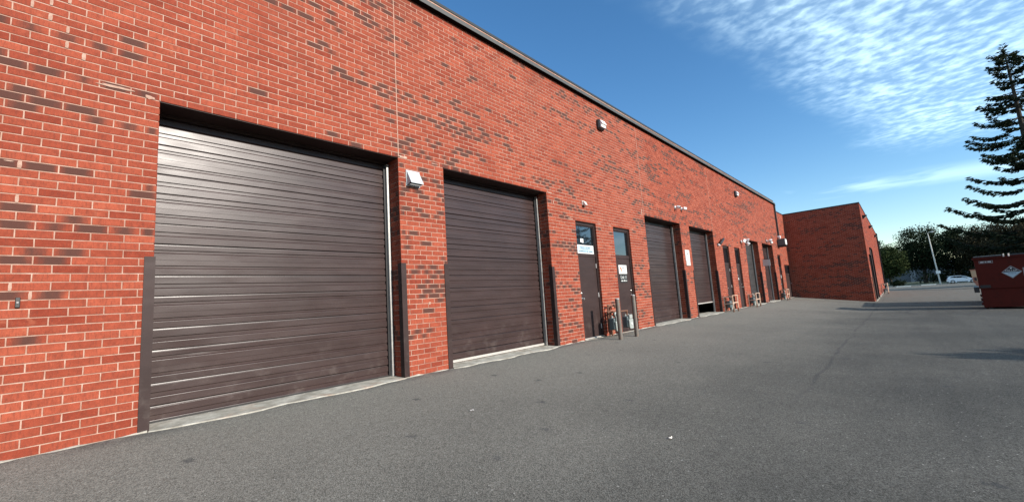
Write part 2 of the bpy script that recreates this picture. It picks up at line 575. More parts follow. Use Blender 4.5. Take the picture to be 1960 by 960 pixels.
def leafmat(name, c0, c1, scale=0.9):
    def bld(t, p):
        geo = t.new('ShaderNodeNewGeometry')
        n = t.noise(geo.outputs['Position'], scale, 4, 0.6)
        r = geo.outputs['Random Per Island']
        c = t.mix(t.ramp(t.math('ADD', t.math('MULTIPLY', n, 0.6), t.math('MULTIPLY', r, 0.4)), 0.25, 0.75), c0, c1)
        t.put(p.inputs['Base Color'], c)
    return mat(name, c0, 0.8, spec=0.06, build=bld)


LEAF_G = leafmat('green_leaves', (0.020, 0.030, 0.010), (0.050, 0.064, 0.021), 0.6)
LEAF_D = leafmat('dark_leaves', (0.011, 0.018, 0.009), (0.027, 0.036, 0.015), 0.6)
LEAF_B = leafmat('brownish_leaves', (0.020, 0.019, 0.011), (0.052, 0.042, 0.021), 0.6)
NEEDLE = leafmat('spruce_needles', (0.012, 0.020, 0.012), (0.032, 0.042, 0.022), 1.5)
BARK = m_worn('bark', (0.045, 0.036, 0.028), rough=0.95, var=0.35, scale=5, bump=0.3)
GRASSM = m_worn('verge_grass', (0.075, 0.085, 0.035), rough=0.95, var=0.45, scale=1.5, bump=0.3, dirt=(0.14, 0.12, 0.07), dirt_amt=0.6)


# ------------------------------------------------------------------ ground
def zg(x, y):
    c = 0.05 + 0.075 * max(0.0, min(1.0, (x - 10) / 26.0))
    t = max(0.0, 5.73 - y)
    z = -c * min(t, 4.4) - 0.02 * max(0.0, min(t - 4.4, 8.0))
    k = max(0.0, min(1.0, (x - 60) / 10.0))
    z = z * (1 - k) - 0.62 * k
    z -= 0.0118 * max(0.0, min(x, 170) - 60)
    return z


def build_ground():
    xs = [-600, -200, -80, -40] + [-20 + i * 2.0 for i in range(10)] + [i * 0.5 for i in range(0, 81)] + [42 + i * 3 for i in range(45)] + [190, 240, 320, 500, 900, 2500]
    ys = [-1500, -500, -200, -100, -60, -40, -25, -18, -12, -9] + [-7 + i * 0.5 for i in range(0, 26)] + [5.73, 6.2, 9, 15, 30, 60, 150, 400, 1500]
    mb = MB()
    for y in ys:
        for x in xs:
            mb.v.append((x, y, zg(x, y)))
    nx = len(xs)
    for j in range(len(ys) - 1):
        for i in range(nx - 1):
            a = j * nx + i
            mb.f.append((a, a + 1, a + nx + 1, a + nx))
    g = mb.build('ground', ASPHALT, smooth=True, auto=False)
    tag(g, kind='structure')


build_ground()

# ------------------------------------------------------------------ bricks
BRICKS = []      # (p0, u, n, length, height, tone, dark, rnd, owner)


class Brickwork:
    def __init__(self):
        self.items = []

    def add(self, p0, u, n, L, H, big):
        """p0 lower-left corner of the outer face, u direction along, n outward normal"""
        cx = p0[0] + u[0] * L / 2
        cy = p0[1] + u[1] * L / 2
        cz = p0[2] + H / 2
        q = mnoise.noise(Vector((cx * 0.55 + cz * 0.8 + 3.1, cz * 5.2, cy * 0.55)))
        q2 = mnoise.noise(Vector((cx * 0.22, cz * 0.35 + 9.0, cy * 0.3)))
        prob = 0.03 + (0.70 if q + 0.35 * q2 > (0.25 if cx < 12 else 0.31) else 0.0) + (0.05 if q2 > 0.0 else 0.0)
        dark = random.uniform(0.35, 1.0) if random.random() < prob else 0.0
        tone = min(1.0, max(0.0, random.gauss(0.5, 0.23)))
        if random.random() < 0.10:
            tone = random.choice((0.02, 0.06, 0.95))
        self.items.append((p0, u, n, L, H, tone, dark, random.random(), big, (cx, cy, cz)))


def brick_geo(mb, cols, uvs, it):
    p0, u, n, L, H, tone, dark, rnd, big, _ = it
    P, U, N = Vector(p0), Vector(u), Vector(n)
    Z = Vector((0, 0, 1))
    out = random.uniform(-0.0012, 0.0012)
    b = 0.0032
    n0 = len(mb.v)
    rings = [(0.0, out - 0.017), (0.0, out - b), (b, out)] if big else [(0.0, out - 0.015), (0.0, out)]
    j = [random.uniform(-0.0012, 0.0012) for _ in range(8)]
    for ins, d in rings:
        for k, (a, c) in enumerate(((0, 0), (1, 0), (1, 1), (0, 1))):
            uu = (ins if a == 0 else L - ins) + j[k]
            vv = (ins if c == 0 else H - ins) + j[k + 4]
            mb.v.append(tuple(P + U * uu + Z * vv + N * d))
            cols.extend((tone, dark, rnd, 1.0))
            uvs.extend((rnd * 37.0 + 0.02 + 0.96 * uu / L if False else math.floor(rnd * 90) + 0.02 + 0.96 * max(0, min(1, uu / L)), math.floor(rnd * 977 % 50) + vv / HC, rnd))
    R = len(rings)
    for r in range(R - 1):
        for k in range(4):
            a, c = n0 + r * 4 + k, n0 + r * 4 + (k + 1) % 4
            mb.f.append((a, c, c + 4, a + 4))
    e = n0 + (R - 1) * 4
    mb.f.append((e, e + 1, e + 2, e + 3))


def build_bricks(items, name, parent, kind='stuff'):
    mb, cols, uvs = MB(), [], []
    for it in items:
        brick_geo(mb, cols, uvs, it)
    o = mb.build(name, BRICK, parent, attrs={'bcol': ('FLOAT_COLOR', cols), 'buv': ('FLOAT_VECTOR', uvs)})
    if kind:
        o['kind'] = kind
    return o


def to_pix(P):
    d = (P[0], P[1], P[2] - CAMZ)
    c = [sum(RX[r][k] * d[r] for r in range(3)) for k in range(3)]
    if c[2] < 0.05:
        return None
    return (980 + 790.39 * c[0] / c[2], 480 + 790.39 * c[1] / c[2])


def pix_area(it):
    P, U, L, H = Vector(it[0]), Vector(it[1]), it[3], it[4]
    q = [to_pix(P + U * a * L + Vector((0, 0, b * H))) for a, b in ((0, 0), (1, 0), (1, 1), (0, 1))]
    if any(k is None for k in q):
        return 0
    cx, cy = sum(k[0] for k in q) / 4, sum(k[1] for k in q) / 4
    if not (0 <= cx <= 1960 and 0 <= cy <= 960):
        return 0
    a = 0
    for i in range(4):
        a += q[i][0] * q[(i + 1) % 4][1] - q[(i + 1) % 4][0] * q[i][1]
    return abs(a) / 2


# ------------------------------------------------------------------ main building
LINT, PLINT = 3.52, 2.96
ROLL = [(0.606, 3.597), (4.518, 7.509), (12.585, 15.53), (16.45, 19.31), (24.47, 27.267), (28.262, 31.068)]
PED = [(8.607, 9.565, PLINT), (10.478, 11.462, PLINT), (20.456, 21.417, PLINT), (22.315, 23.226, PLINT), (32.213, 33.053, PLINT), (34.05, 35.95, 2.36)]
OPEN = sorted([(a, b, LINT, 0.32) for a, b in ROLL] + [(a, b, h, 0.125) for a, b, h in PED])
S0, SSTEP, S1 = -9.0, 33.35, 36.12
TOPA, TOPB = 6.52, 6.06
UP = Vector((0, 0, 1))

bld = thing('brick_building', (0, D, 0), 'long red brick industrial building with a row of brown roller doors', 'building')


FAT = [(-0.354, 4.2), (-0.234, 4.28), (-0.114, 4.36), (-0.234, 4.12), (-0.114, 4.04), (0.006, 3.8), (-0.354, 2.6), (-0.474, 2.52), (-0.474, 2.36), (-0.354, 2.28), (-0.354, 1.48), (-0.234, 1.4), (-0.114, 3.88)]


def build_main():
    # mortar bed / wall body
    mb = MB()
    y0, y1 = D + 0.0045, D + 0.32
    cur = S0
    zb = -1.2
    for a, b, h, dep in OPEN:
        mb.box(cur, y0, zb, a - 0.0075, y1, h + 0.008)
        cur = b + 0.0075
    mb.box(cur, y0, zb, S1, y1, 2.96)
    # above the openings, in strips that butt
    hs = [(S0, SSTEP, TOPA + 0.25), (SSTEP, S1, TOPB)]
    ev = sorted({S0, SSTEP, S1} | {a - 0.0075 for a, b, h, d in OPEN} | {b + 0.0075 for a, b, h, d in OPEN})
    for i in range(len(ev) - 1):
        a, b = ev[i], ev[i + 1]
        mid = (a + b) / 2
        bot = None
        for oa, ob, h, d in OPEN:
            if oa - 0.01 < mid < ob + 0.01:
                bot = h + 0.008
                inside = True
                break
        else:
            bot = None
            for oa, ob, h, d in OPEN:
                pass
        top = TOPA + 0.25 if mid < SSTEP else TOPB
        if bot is None:
            # pier: its box stops at the next opening's head
            nxt = [h for oa, ob, h, d in OPEN if abs(oa - 0.0075 - b) < 1e-4]
            bot = (nxt[0] + 0.008) if nxt else 2.96
        mb.box(a, y0, bot, b, y1, top)
    wall = mb.build('wall', MORTAR, bld)

    # bricks of the front
    bw = Brickwork()
    ncourse = int(round((TOPA + 0.24) / HC))
    for i in range(ncourse):
        zc0 = i * HC
        zmid = zc0 + HC / 2
        solid = []
        cur = S0
        for a, b, h, dep in OPEN:
            if zmid < h:
                solid.append((cur, a, True))
                cur = b
        lim = S1 if zmid < TOPB else SSTEP
        if lim > cur:
            solid.append((cur, lim, True))
        off = 0.606 + (0.0 if i % 2 == 0 else LB / 2)
        for a, b, _ in solid:
            k = math.ceil((a - off) / LB - 1e-6)
            cuts = [a]
            p = off + k * LB
            while p < b - 1e-6:
                if p - cuts[-1] > 0.035:
                    cuts.append(p)
                p += LB
            if b - cuts[-1] < 0.035 and len(cuts) > 1:
                cuts.pop()
            cuts.append(b)
            for q in range(len(cuts) - 1):
                x0, x1 = cuts[q], cuts[q + 1]
                l0 = x0 + (0 if abs(x0 - a) < 1e-6 and a > S0 else JT / 2)
                l1 = x1 - (0 if abs(x1 - b) < 1e-6 else JT / 2)
                # control joints cut the bricks
                bw.add((l0, D, zc0 + JT / 2), (1, 0, 0), (0, -1, 0), l1 - l0, HC - JT, l0 < 13)
        # returns of the openings
        for a, b, h, dep in OPEN:
            if zmid < h:
                for (xj, un, nn) in ((b, (0, 1, 0), (-1, 0, 0)), (a, (0, 1, 0), (1, 0, 0))):
                    y = D + 0.0185
                    first = True
                    seq = [0.10, 0.24, 0.24] if i % 2 == 0 else [0.22, 0.24]
                    for L in seq:
                        ye = min(y + L, D + dep)
                        if ye - y > 0.03:
                            ln = ye - y - JT * (0 if ye == D + dep else 1)
                            bw.add((xj, y + (0 if first else 0), zc0 + JT / 2), un, nn, ln, HC - JT, xj < 13)
                        y = ye
                        first = False
    ranked = sorted(bw.items, key=pix_area, reverse=True)
    for it in ranked[:300]:
        mbb, c, u = MB(), [], []
        brick_geo(mbb, c, u, it)
        mbb.build('brick', BRICK, wall, origin=it[9], attrs={'bcol': ('FLOAT_COLOR', c), 'buv': ('FLOAT_VECTOR', u)})
    build_bricks(ranked[300:], 'brick_courses', wall)

    # heads of the openings: steel lintel plate with the brick course resting on it
    for a, b, h, dep in OPEN:
        mb = MB()
        mb.box(a - 0.05, D + 0.012, h - 0.004, b + 0.05, D + dep - 0.002, h + 0.006)
        mb.box(a + 0.002, D + dep - 0.008, h - 0.05, b - 0.002, D + dep + 0.002, h - 0.004)
        mb.build('lintel', BROWN2, bld)

    # control joints
    for xj, zt0 in ((3.607, LINT + 0.02), (12.56, LINT + 0.02), (19.36, LINT + 0.02)):
        mb = MB()
        mb.box(xj - 0.007, D - 0.002, zt0, xj + 0.007, D + 0.006, TOPA)
        mb.build('control_joint', MORTAR, bld)

    # roof edge: projecting metal ledge, brick course, dark coping
    mb = MB()
    prof = [(0, D + 0.02, TOPA), (0, D - 0.105, TOPA), (0, D - 0.105, TOPA + 0.085), (0, D - 0.002, TOPA + 0.10), (0, D + 0.02, TOPA + 0.10)]
    x = S0
    seam = 3.05
    while x < SSTEP:
        mb.prism(prof, (x, 0, 0), (min(x + seam - 0.004, SSTEP + 0.05), 0, 0))
        x += seam
    mb.build('roof_flashing', FLASH, bld)
    mb = MB()
    mb.box(S0, D - 0.104, TOPA - 0.004, SSTEP + 0.05, D - 0.001, TOPA - 0.001)  # thin near-black strip, paints the shade under the ledge
    mb.build('underside_shade', mat('underside_shade_black', (0.006, 0.006, 0.006), 0.9, spec=0.05), bld)
    mb = MB()
    mb.box(S0, D - 0.010, TOPA + 0.222, SSTEP + 0.06, D - 0.0015, TOPA + 0.275)
    mb.box(S0, D - 0.0014, TOPA + 0.252, SSTEP + 0.06, D + 0.36, TOPA + 0.275)
    mb.box(SSTEP + 0.062, D - 0.03, TOPB + 0.002, S1 - 0.01, D + 0.36, TOPB + 0.05)
    mb.build('coping', DARKCAP, bld)
    # rest of the shell
    mb = MB()
    mb.box(S0, D + 0.322, 5.9, S1 - 0.3, D + 32, 6.0)
    mb.build('roof', ROOFM, bld)
    mb = MB()
    mb.box(S0 + 0.002, D + 32, -1, S1 - 0.3, D + 32.3, 6.5)
    mb.box(S0 - 0.3, D + 0.01, -1, S0 - 0.002, D + 32, 6.5)
    mb.box(SSTEP, D + 0.325, TOPB + 0.06, SSTEP + 0.1, D + 32, TOPA + 0.25)
    mb.build('outer_wall', MORTAR, bld)
    mb = MB()
    mb.box(S0 + 0.01, D + 9, 0, S1 - 0.31, D + 9.1, 5.89)
    mb.build('interior_partition', INTERIOR, bld)

    # mortar smears left by the masons at the lintel ends
    mb = MB()
    rr = random.Random(5)
    for sx, sz, w, h in ((0.25, 3.56, 0.36, 0.03), (0.52, 3.535, 0.1, 0.06), (3.70, 3.545, 0.22, 0.045), (3.85, 3.515, 0.3, 0.02), (4.33, 3.555, 0.2, 0.02), (7.62, 3.53, 0.25, 0.03),
                         (8.40, 2.985, 0.3, 0.025), (9.75, 2.985, 0.25, 0.025), (10.3, 2.985, 0.2, 0.02), (11.65, 2.985, 0.22, 0.025), (12.42, 3.6, 0.06, 0.3), (7.75, 3.32, 0.03, 0.13),
                         (4.11, 1.12, 0.055, 0.055), (-0.42, 2.62, 0.07, 0.012)):
        pts = []
        for k in range(14):
            a = 2 * math.pi * k / 14
            q = rr.uniform(0.55, 1.0)
            pts.append((sx + math.cos(a) * w / 2 * q, D - 0.0045, sz + math.sin(a) * h / 2 * q))
        sm = MB()
        sm.poly(list(reversed(pts)))
        sm.build('mortar_smear', MORTAR, bld)

    # fat mortar perpends near the left end
    for sx, sz in FAT:
        sm = MB()
        w = rr.uniform(0.010, 0.016)
        sm.poly([(sx - w, D - 0.004, sz - 0.036), (sx + w * 0.7, D - 0.004, sz - 0.036), (sx + w, D - 0.004, sz - 0.005), (sx + w * 0.8, D - 0.004, sz + 0.036), (sx - w * 0.7, D - 0.004, sz + 0.036), (sx - w * 1.1, D - 0.004, sz + 0.01)])
        sm.build('mortar_smear', MORTAR, bld)

    # strip of concrete squeezed out along the foot of the wall
    mb = MB()
    cur = S0
    for a, b, h, dep in OPEN + [(S1, S1, 0, 0)]:
        x = cur
        prev = None
        while x < a:
            xe = min(x + 0.12, a)
            p = rr.uniform(0.012, 0.05)
            t = rr.uniform(-0.012, 0.020)
            if prev is None:
                prev = (p, t)
            mb.quad((x, D - prev[0], zg(x, D) - 0.05), (xe, D - p, zg(x, D) - 0.05), (xe, D - p * 0.6, t), (x, D - prev[0] * 0.6, prev[1]))
            mb.quad((x, D - prev[0] * 0.6, prev[1]), (xe, D - p * 0.6, t), (xe, D + 0.01, t + 0.008), (x, D + 0.01, prev[1] + 0.008))
            prev = (p, t)
            x = xe
        if mb.v:
            mb.build('footing_strip', CONCRETE, bld)
        mb = MB()
        cur = b

    # concrete thresholds with a broken front edge
    for a, b, h, dep in OPEN:
        mb = MB()
        n = max(4, int((b - a) / 0.14))
        fr = []
        big = dep > 0.2
        ph = rr.uniform(0, 6)
        for k in range(n + 1):
            x = a + 0.004 + (b - a - 0.008) * k / n
            e = 0.10 + 0.035 * math.sin(ph + k * 0.7) + rr.uniform(-0.022, 0.022) if big else 0.035 + rr.uniform(-0.02, 0.02)
            e *= min(1.0, 0.35 + min(k, n - k) * 0.4)
            fr.append((x, D - e))
        yb = D + dep + 0.25
        for k in range(n):
            (xa, ya), (xb, yb2) = fr[k], fr[k + 1]
            for (p, q, z0, z1) in (((xa, yb), (xb, yb), 0, 0),):
                mb.quad((xa, ya, 0.006), (xb, yb2, 0.006), (xb, yb, 0.022), (xa, yb, 0.022))
                mb.quad((xa, ya - 0.03, zg(xa, ya) - 0.02), (xb, yb2 - 0.03, zg(xb, yb2) - 0.02), (xb, yb2, 0.006), (xa, ya, 0.006))
        mb.build('threshold', CONCRETE, bld)
    return wall


WALL = build_main()


# ---- corner guards (painted steel angles)
def corner_guard(x, side, x_open):
    """side -1: guard at the left jamb of an opening (returns towards +X), +1: right jamb"""
    mb = MB()
    w, t, h = 0.088, 0.010, 1.78
    z0 = -0.012
    lean = 0.006 if side > 0 else 0.0
    if side < 0:
        prof = [(x - w + 0.01, D - 0.012), (x + 0.012, D - 0.012), (x + 0.012, D + 0.09), (x + 0.002, D + 0.09), (x + 0.002, D - 0.003), (x - w + 0.01, D - 0.003)]
    else:
        prof = [(x - 0.012, D - 0.012), (x + w - 0.01, D - 0.012), (x + w - 0.01, D - 0.003), (x - 0.002, D - 0.003), (x - 0.002, D + 0.09), (x - 0.012, D + 0.09)]
    mb.prism([(p[0], p[1], 0) for p in prof], (0, 0, z0), (0, 0, h))
    mb.build('corner_guard', BROWN2, bld)


for a, b in ROLL:
    corner_guard(a, -1, b)
    corner_guard(b, +1, a)

# ---- roller doors, one object per panel
JN = [3.732, 3.374, 3.146, 2.790, 2.560, 2.203, 1.966, 1.607, 1.374, 1.016, 0.781, 0.424, 0.185, -0.05]


def panel_profile(kind):
    """(drop from the top edge, outward offset): flats with two-step grooves; every groove has an undercut head and a lit sloping foot"""
    def groove(z0, z1, d=0.015):
        return [(z0 + 0.002, 0.0), (z0 - 0.006, -d), (z1 + 0.015, -d), (z1 + 0.002, -0.0008), (z1 - 0.0008, 0.0)]
    if kind == 'A':
        return ([(0, -0.022), (-0.010, -0.020), (-0.014, -0.0005), (-0.0158, 0.0)] + groove(-0.064, -0.108) +
                [(-0.176, 0.0), (-0.1775, -0.004), (-0.1815, -0.004), (-0.183, 0.0)] + groove(-0.241, -0.281) + [(-0.347, 0.0), (-0.352, -0.020), (-0.357, -0.022)])
    return ([(0, -0.022), (-0.010, -0.020), (-0.014, -0.0005), (-0.0158, 0.0)] + groove(-0.090, -0.146) + [(-0.223, 0.0), (-0.228, -0.020), (-0.233, -0.022)])


def panel_mesh(kind, W, dent=None, seed=0):
    prof = panel_profile(kind)
    n = 36 if dent else 10
    mb = MB()
    rr = random.Random(seed)
    ph = rr.uniform(0, 6)
    for i in range(n + 1):
        x = W * i / n
        wv = 0.0006 * math.sin(ph + x * 2.1) + 0.0004 * math.sin(ph * 2 + x * 5.0)
        for dz, o in prof:
            d = o + wv * math.sin(math.pi * min(1, max(0, -dz / 0.35)))
            z = dz
            if dent:
                for (cx, cz, rx, rz, a) in dent:
                    r2 = ((x - cx) / rx) ** 2 + ((dz - cz) / rz) ** 2
                    d -= a * math.exp(-r2)
            mb.v.append((x, -d, z))
    k = len(prof)
    for i in range(n):
        for j in range(k - 1):
            p = i * k + j
            mb.f.append((p, p + 1, p + k + 1, p + k))
    me = bpy.data.meshes.new('panel')
    me.from_pydata(mb.v, [], mb.f)
    me.shade_smooth()
    me.set_sharp_from_angle(angle=math.radians(9))
    return me


PM = {}
DOOR_PROTO = []


def roller_door(idx, a, b, lift=0.0, flat=False, bar=None, material=BROWN):
    W = b - a
    yd = D + 0.345
    mb = MB()                                        # rubber weather strip and steel header behind the lintel
    mb.box(a - 0.12, D + 0.322, LINT - 0.012, b + 0.12, D + 0.338, LINT + 0.30)
    door = mb.build('roller_door', BROWN2, bld, origin=(a, D + 0.33, 0))
    rr = random.Random(40 + idx)
    for k in range(len(JN) - 1):
        top, bot = JN[k] + lift, JN[k + 1] + lift
        if bot > LINT + 0.25:
            continue
        kind = 'A' if (JN[k] - JN[k + 1]) > 0.3 else 'B'
        dent = None
        if idx == 0 and k == 9:
            dent = [(0.50, -0.045, 0.06, 0.02, 0.008), (0.42, -0.20, 0.22, 0.05, 0.006), (0.62, -0.02, 0.05, 0.02, -0.004)]
        if idx == 0 and k == 10:
            dent = [(0.45, -0.06, 0.14, 0.04, 0.006), (0.33, -0.15, 0.12, 0.04, 0.004)]
        if dent or flat:
            me = panel_mesh(kind, W, dent, k) if not flat else None
        if flat:
            mf = MB()
            hh = top - bot
            mf.prism([(0, 0.0, -0.006), (0, 0.0, -hh + 0.006), (0, 0.02, -hh + 0.001), (0, 0.02, -0.001)], (0, 0, 0), (W, 0, 0))
            me = bpy.data.meshes.new('panel')
            me.from_pydata(mf.v, [], mf.f)
        elif not dent:
            key = (kind, (k + idx) % 3)
            if key not in PM:
                PM[key] = panel_mesh(kind, 3.0, None, key[1] * 7 + (0 if kind == 'A' else 3))
            me = PM[key]
        if not me.materials:
            me.materials.append(material)
        o = bpy.data.objects.new('panel', me)
        COL.objects.link(o)
        o.parent = door
        o.location = (0.004, yd - WLOC[door.name].y + (0.012 if flat else 0), top)
        if not (dent or flat):
            o.scale = ((W - 0.008) / 3.0, 1, 1)
        o.rotation_euler = (math.radians(rr.gauss(0, 0.5)), 0, math.radians(rr.gauss(0, 0.05)))
        if me.materials[0] is not material:
            o.material_slots[0].link = 'OBJECT'
            o.material_slots[0].material = material
    zb = max(0.02, JN[-1] + lift)
    mb = MB()
    if bar:
        mb.box(a + 0.004, yd - 0.022, bar[0], b - 0.06, yd - 0.002, bar[1])
        mb.build('bottom_bar', ALU, door)
    else:
        mb.box(a + 0.004, yd - 0.010, -0.006 + 0.018, b - 0.06, yd + 0.01, 0.035)
        mb.build('bottom_bar', BLACK, door)
    # vertical track angles on both jambs
    for s, xj in ((1, b), (-1, a)):
        mb = MB()
        def X(d0, d1):
            q = sorted((xj - s * d0, xj - s * d1))
            return q[0], q[1]
        e = 1.0 if s > 0 else 0.25
        x0, x1 = X(0.026 * e, 0.056 * e)
        mb.box(x0, D + 0.268, 0.02, x1, D + 0.330, LINT - 0.05)
        x0, x1 = X(0.0, 0.025 * e)
        mb.box(x0, D + 0.296, 0.02, x1, D + 0.331, LINT - 0.052)
        for z in (0.35, 0.95, 1.6, 2.2, 2.8, 3.2):
            x0, x1 = X(0.034 * e, 0.044 * e)
            mb.box(x0, D + 0.262, z, x1, D + 0.268, z + 0.012)
        mb.build('track', GALV, door)
        mb = MB()
        x0, x1 = X(0.058 * e, 0.085 if s > 0 else 0.022)
        mb.box(x0, D + 0.318, 0.02, x1, D + 0.331, LINT - 0.06)
        mb.build('weather_seal', BLACK, door)
    return door


roller_door(0, *ROLL[0])
roller_door(1, *ROLL[1], bar=(0.03, 0.075))
roller_door(2, *ROLL[2])
roller_door(3, *ROLL[3], lift=0.49, bar=(0.435, 0.475))
roller_door(4, *ROLL[4], flat=True, material=GREYDOOR)
roller_door(5, *ROLL[5])


# ---- personnel doors
def person_door(i, a, b, h, leaf_top=2.07, knob='left', hinge=False, split=1, thresh=False):
    dep = 0.125
    yf = D + 0.055                                  # front of the frame
    mb = MB()
    fw = 0.052
    for x0, x1 in ((a + 0.001, a + fw), (b - fw, b - 0.001)):
        mb.box(x0, yf, 0.02, x1, D + dep + 0.06, h - 0.001)
        mb.box(x0 + (0.030 if x0 > a + 0.1 else 0), yf - 0.010, 0.02, x1 - (0 if x0 > a + 0.1 else 0.030), yf, h - 0.001)
    mb.box(a + fw, yf, h - 0.075, b - fw, D + dep + 0.06, h - 0.001)
    mb.box(a + fw, yf + 0.01, leaf_top + 0.004, b - fw, D + dep + 0.04, leaf_top + 0.085)
    mb.box(a - 0.08, D + dep + 0.061, 0, b + 0.08, D + dep + 0.068, 0.02)
    fr = mb.build('person_door', BROWN2, bld, origin=((a + b) / 2, D + dep, 0), bevel=0.003)
    mb = MB()
    mb.box(a + fw + 0.003, yf + 0.022, 0.035, b - fw - 0.003, yf + 0.065, leaf_top)
    mb.build('door_leaf', BROWN2, fr, bevel=0.003)
    n = split
    x0, x1 = a + fw, b - fw
    for k in range(n):
        xa = x0 + (x1 - x0) * k / n + (0.02 if k else 0.0)
        xb = x0 + (x1 - x0) * (k + 1) / n
        mb = MB()
        mb.box(xa, yf + 0.040, leaf_top + 0.09, xb, yf + 0.048, h - 0.078)
        mb.build('window_pane', GLASS, fr)
        if k:
            mb = MB()
            mb.box(xa - 0.02, yf + 0.028, leaf_top + 0.087, xa, yf + 0.06, h - 0.076)
            mb.build('glazing_bar', BROWN2, fr)
    mb = MB()                                       # stops round the glass
    for q in ((x0, leaf_top + 0.086, x1, leaf_top + 0.108), (x0, h - 0.10, x1, h - 0.076)):
        mb.box(q[0], yf + 0.02, q[1], q[2], yf + 0.039, q[3])
    mb.box(x0, yf + 0.02, leaf_top + 0.109, x0 + 0.022, yf + 0.039, h - 0.101)
    mb.box(x1 - 0.022, yf + 0.02, leaf_top + 0.109, x1, yf + 0.039, h - 0.101)
    mb.build('glazing_stop', BROWN2, fr)
    kx = a + fw + 0.07 if knob == 'left' else b - fw - 0.07
    sgn = 1 if knob == 'left' else -1
    mb = MB()
    mb.lathe([(0.034, 0), (0.034, 0.008), (0.012, 0.012), (0.012, 0.04), (0.026, 0.05), (0.028, 0.065), (0.018, 0.078)], (kx, yf + 0.022, 1.0), (0, -1, 0), 14)
    mb.build('knob', BRASS, fr, smooth=True)
    mb = MB()
    mb.lathe([(0.026, 0), (0.026, 0.012), (0.018, 0.018)], (kx, yf + 0.022, 1.14), (0, -1, 0), 12)
    mb.build('deadbolt', BRASS, fr, smooth=True)
    if hinge:
        for z in (0.22, 1.02, 1.78):
            mb = MB()
            xh = b - fw if knob == 'left' else a + fw
            mb.tube([(xh, yf + 0.012, z), (xh, yf + 0.012, z + 0.115)], 0.011, 8)
            mb.build('hinge', PALEHW, fr)
    mb = MB()                                       # aluminium sill
    mb.box(a + 0.003, yf - 0.03, 0.014, b - 0.003, yf + 0.1, 0.034)
    mb.build('sill', ALU if thresh else BROWN2, fr)
    return fr


person_door(0, *PED[0], hinge=True, thresh=True)
person_door(1, *PED[1], knob='right')
person_door(2, *PED[2], hinge=True)
person_door(3, *PED[3], knob='right')
person_door(4, *PED[4])
person_door(5, *PED[5], leaf_top=1.62, knob='right', split=3)

# downspout at the step of the roof
mb = MB()
mb.box(33.24, D - 0.10, 4.12, 33.36, D - 0.004, TOPA + 0.02)
mb.box(33.22, D - 0.115, 6.40, 33.38, D - 0.004, TOPA - 0.002)
mb.build('downspout', FLASH, bld)


# ------------------------------------------------------------------ far brick building
FB0, FB1, FY, FTOP = S1, 64.5, 1.34, 6.06
far = thing('brick_building', (FB0, FY, -0.6), 'far red brick block standing forward with its near end in shade', 'building')


def build_far():
    mb = MB()
    mb.box(FB0 + 0.0075, FY + 0.0075, -1.5, FB1, D + 32, FTOP)
    w = mb.build('wall', MORTAR, far)
    bw = Brickwork()
    z = -0.72
    i = 0
    recess = (41.5, 42.6)
    while z < FTOP - 0.02:
        off = 0 if i % 2 == 0 else LB / 2
        y = FY - (LB / 2 if i % 2 else 0)
        while y < D - 0.01:
            ya, yb = max(y, FY), min(y + LB, D)
            if yb - ya > 0.04:
                # runs from the far corner to the near corner
                bw.add((FB0, yb - JT / 2, z), (0, -1, 0), (-1, 0, 0), yb - ya - JT, HC - JT, False)
            y += LB
        x = FB0 + 0.016 + off - LB
        while x < FB1:
            xa, xb = max(x, FB0 + 0.016), min(x + LB, FB1)
            inop = any(a - 0.05 < (xa + xb) / 2 < b + 0.05 and z < h for a, b, h in ((38.2, 39.2, 2.6), (40.4, 42.9, 3.2)))
            if xb - xa > 0.04 and not inop:
                bw.add((xa, FY, z), (1, 0, 0), (0, -1, 0), xb - xa - JT, HC - JT, False)
            x += LB
        z += HC
        i += 1
    build_bricks(bw.items, 'brick_courses', w)
    mb = MB()
    mb.box(FB0 - 0.03, FY - 0.03, FTOP + 0.001, FB1 + 0.03, D + 32, FTOP + 0.07)
    mb.build('coping', DARKCAP, far)
    mb = MB()
    mb.box(38.2, FY - 0.004, -0.6, 39.2, FY + 0.006, 2.6)
    mb.build('door_leaf', BROWN2, far)
    mb = MB()
    mb.box(40.4, FY - 0.004, -0.6, 42.9, FY + 0.006, 3.2)
    mb.build('roller_door', BROWN2, far)
    for a, b, h in ((38.2, 39.2, 2.6), (40.4, 42.9, 3.2)):
        mb = MB()
        mb.box(b, FY - 0.09, -0.6, b + 0.05, FY - 0.001, h)
        mb.box(a - 0.05, FY - 0.03, -0.6, a, FY - 0.001, h)
        mb.box(a - 0.05, FY - 0.09, h, b + 0.05, FY - 0.001, h + 0.05)
        mb.build('door_frame', BROWN2, far)
    mb = MB()
    mb.box(63.9, FY - 0.13, -0.8, 64.1, FY - 0.002, FTOP)
    mb.build('downspout', DARKCAP, far)
    mb = MB()
    mb.tube([(36.5, FY - 0.05, -0.62), (36.5, FY - 0.05, 1.0), (36.5, FY + 0.0, 1.05)], 0.028, 8)
    mb.build('conduit', RUSTPIPE, far)
    mb = MB()
    rr = random.Random(3)
    x = FB0
    while x < FB1:
        xe = x + rr.uniform(0.3, 0.7)
        q = rr.uniform(0.04, 0.12)
        mb.box(x, FY - q, -1.0, xe, FY + 0.002, zg(x, FY) + rr.uniform(0.01, 0.07))
        x = xe
    mb.build('footing_strip', CONCRETE, far)


build_far()


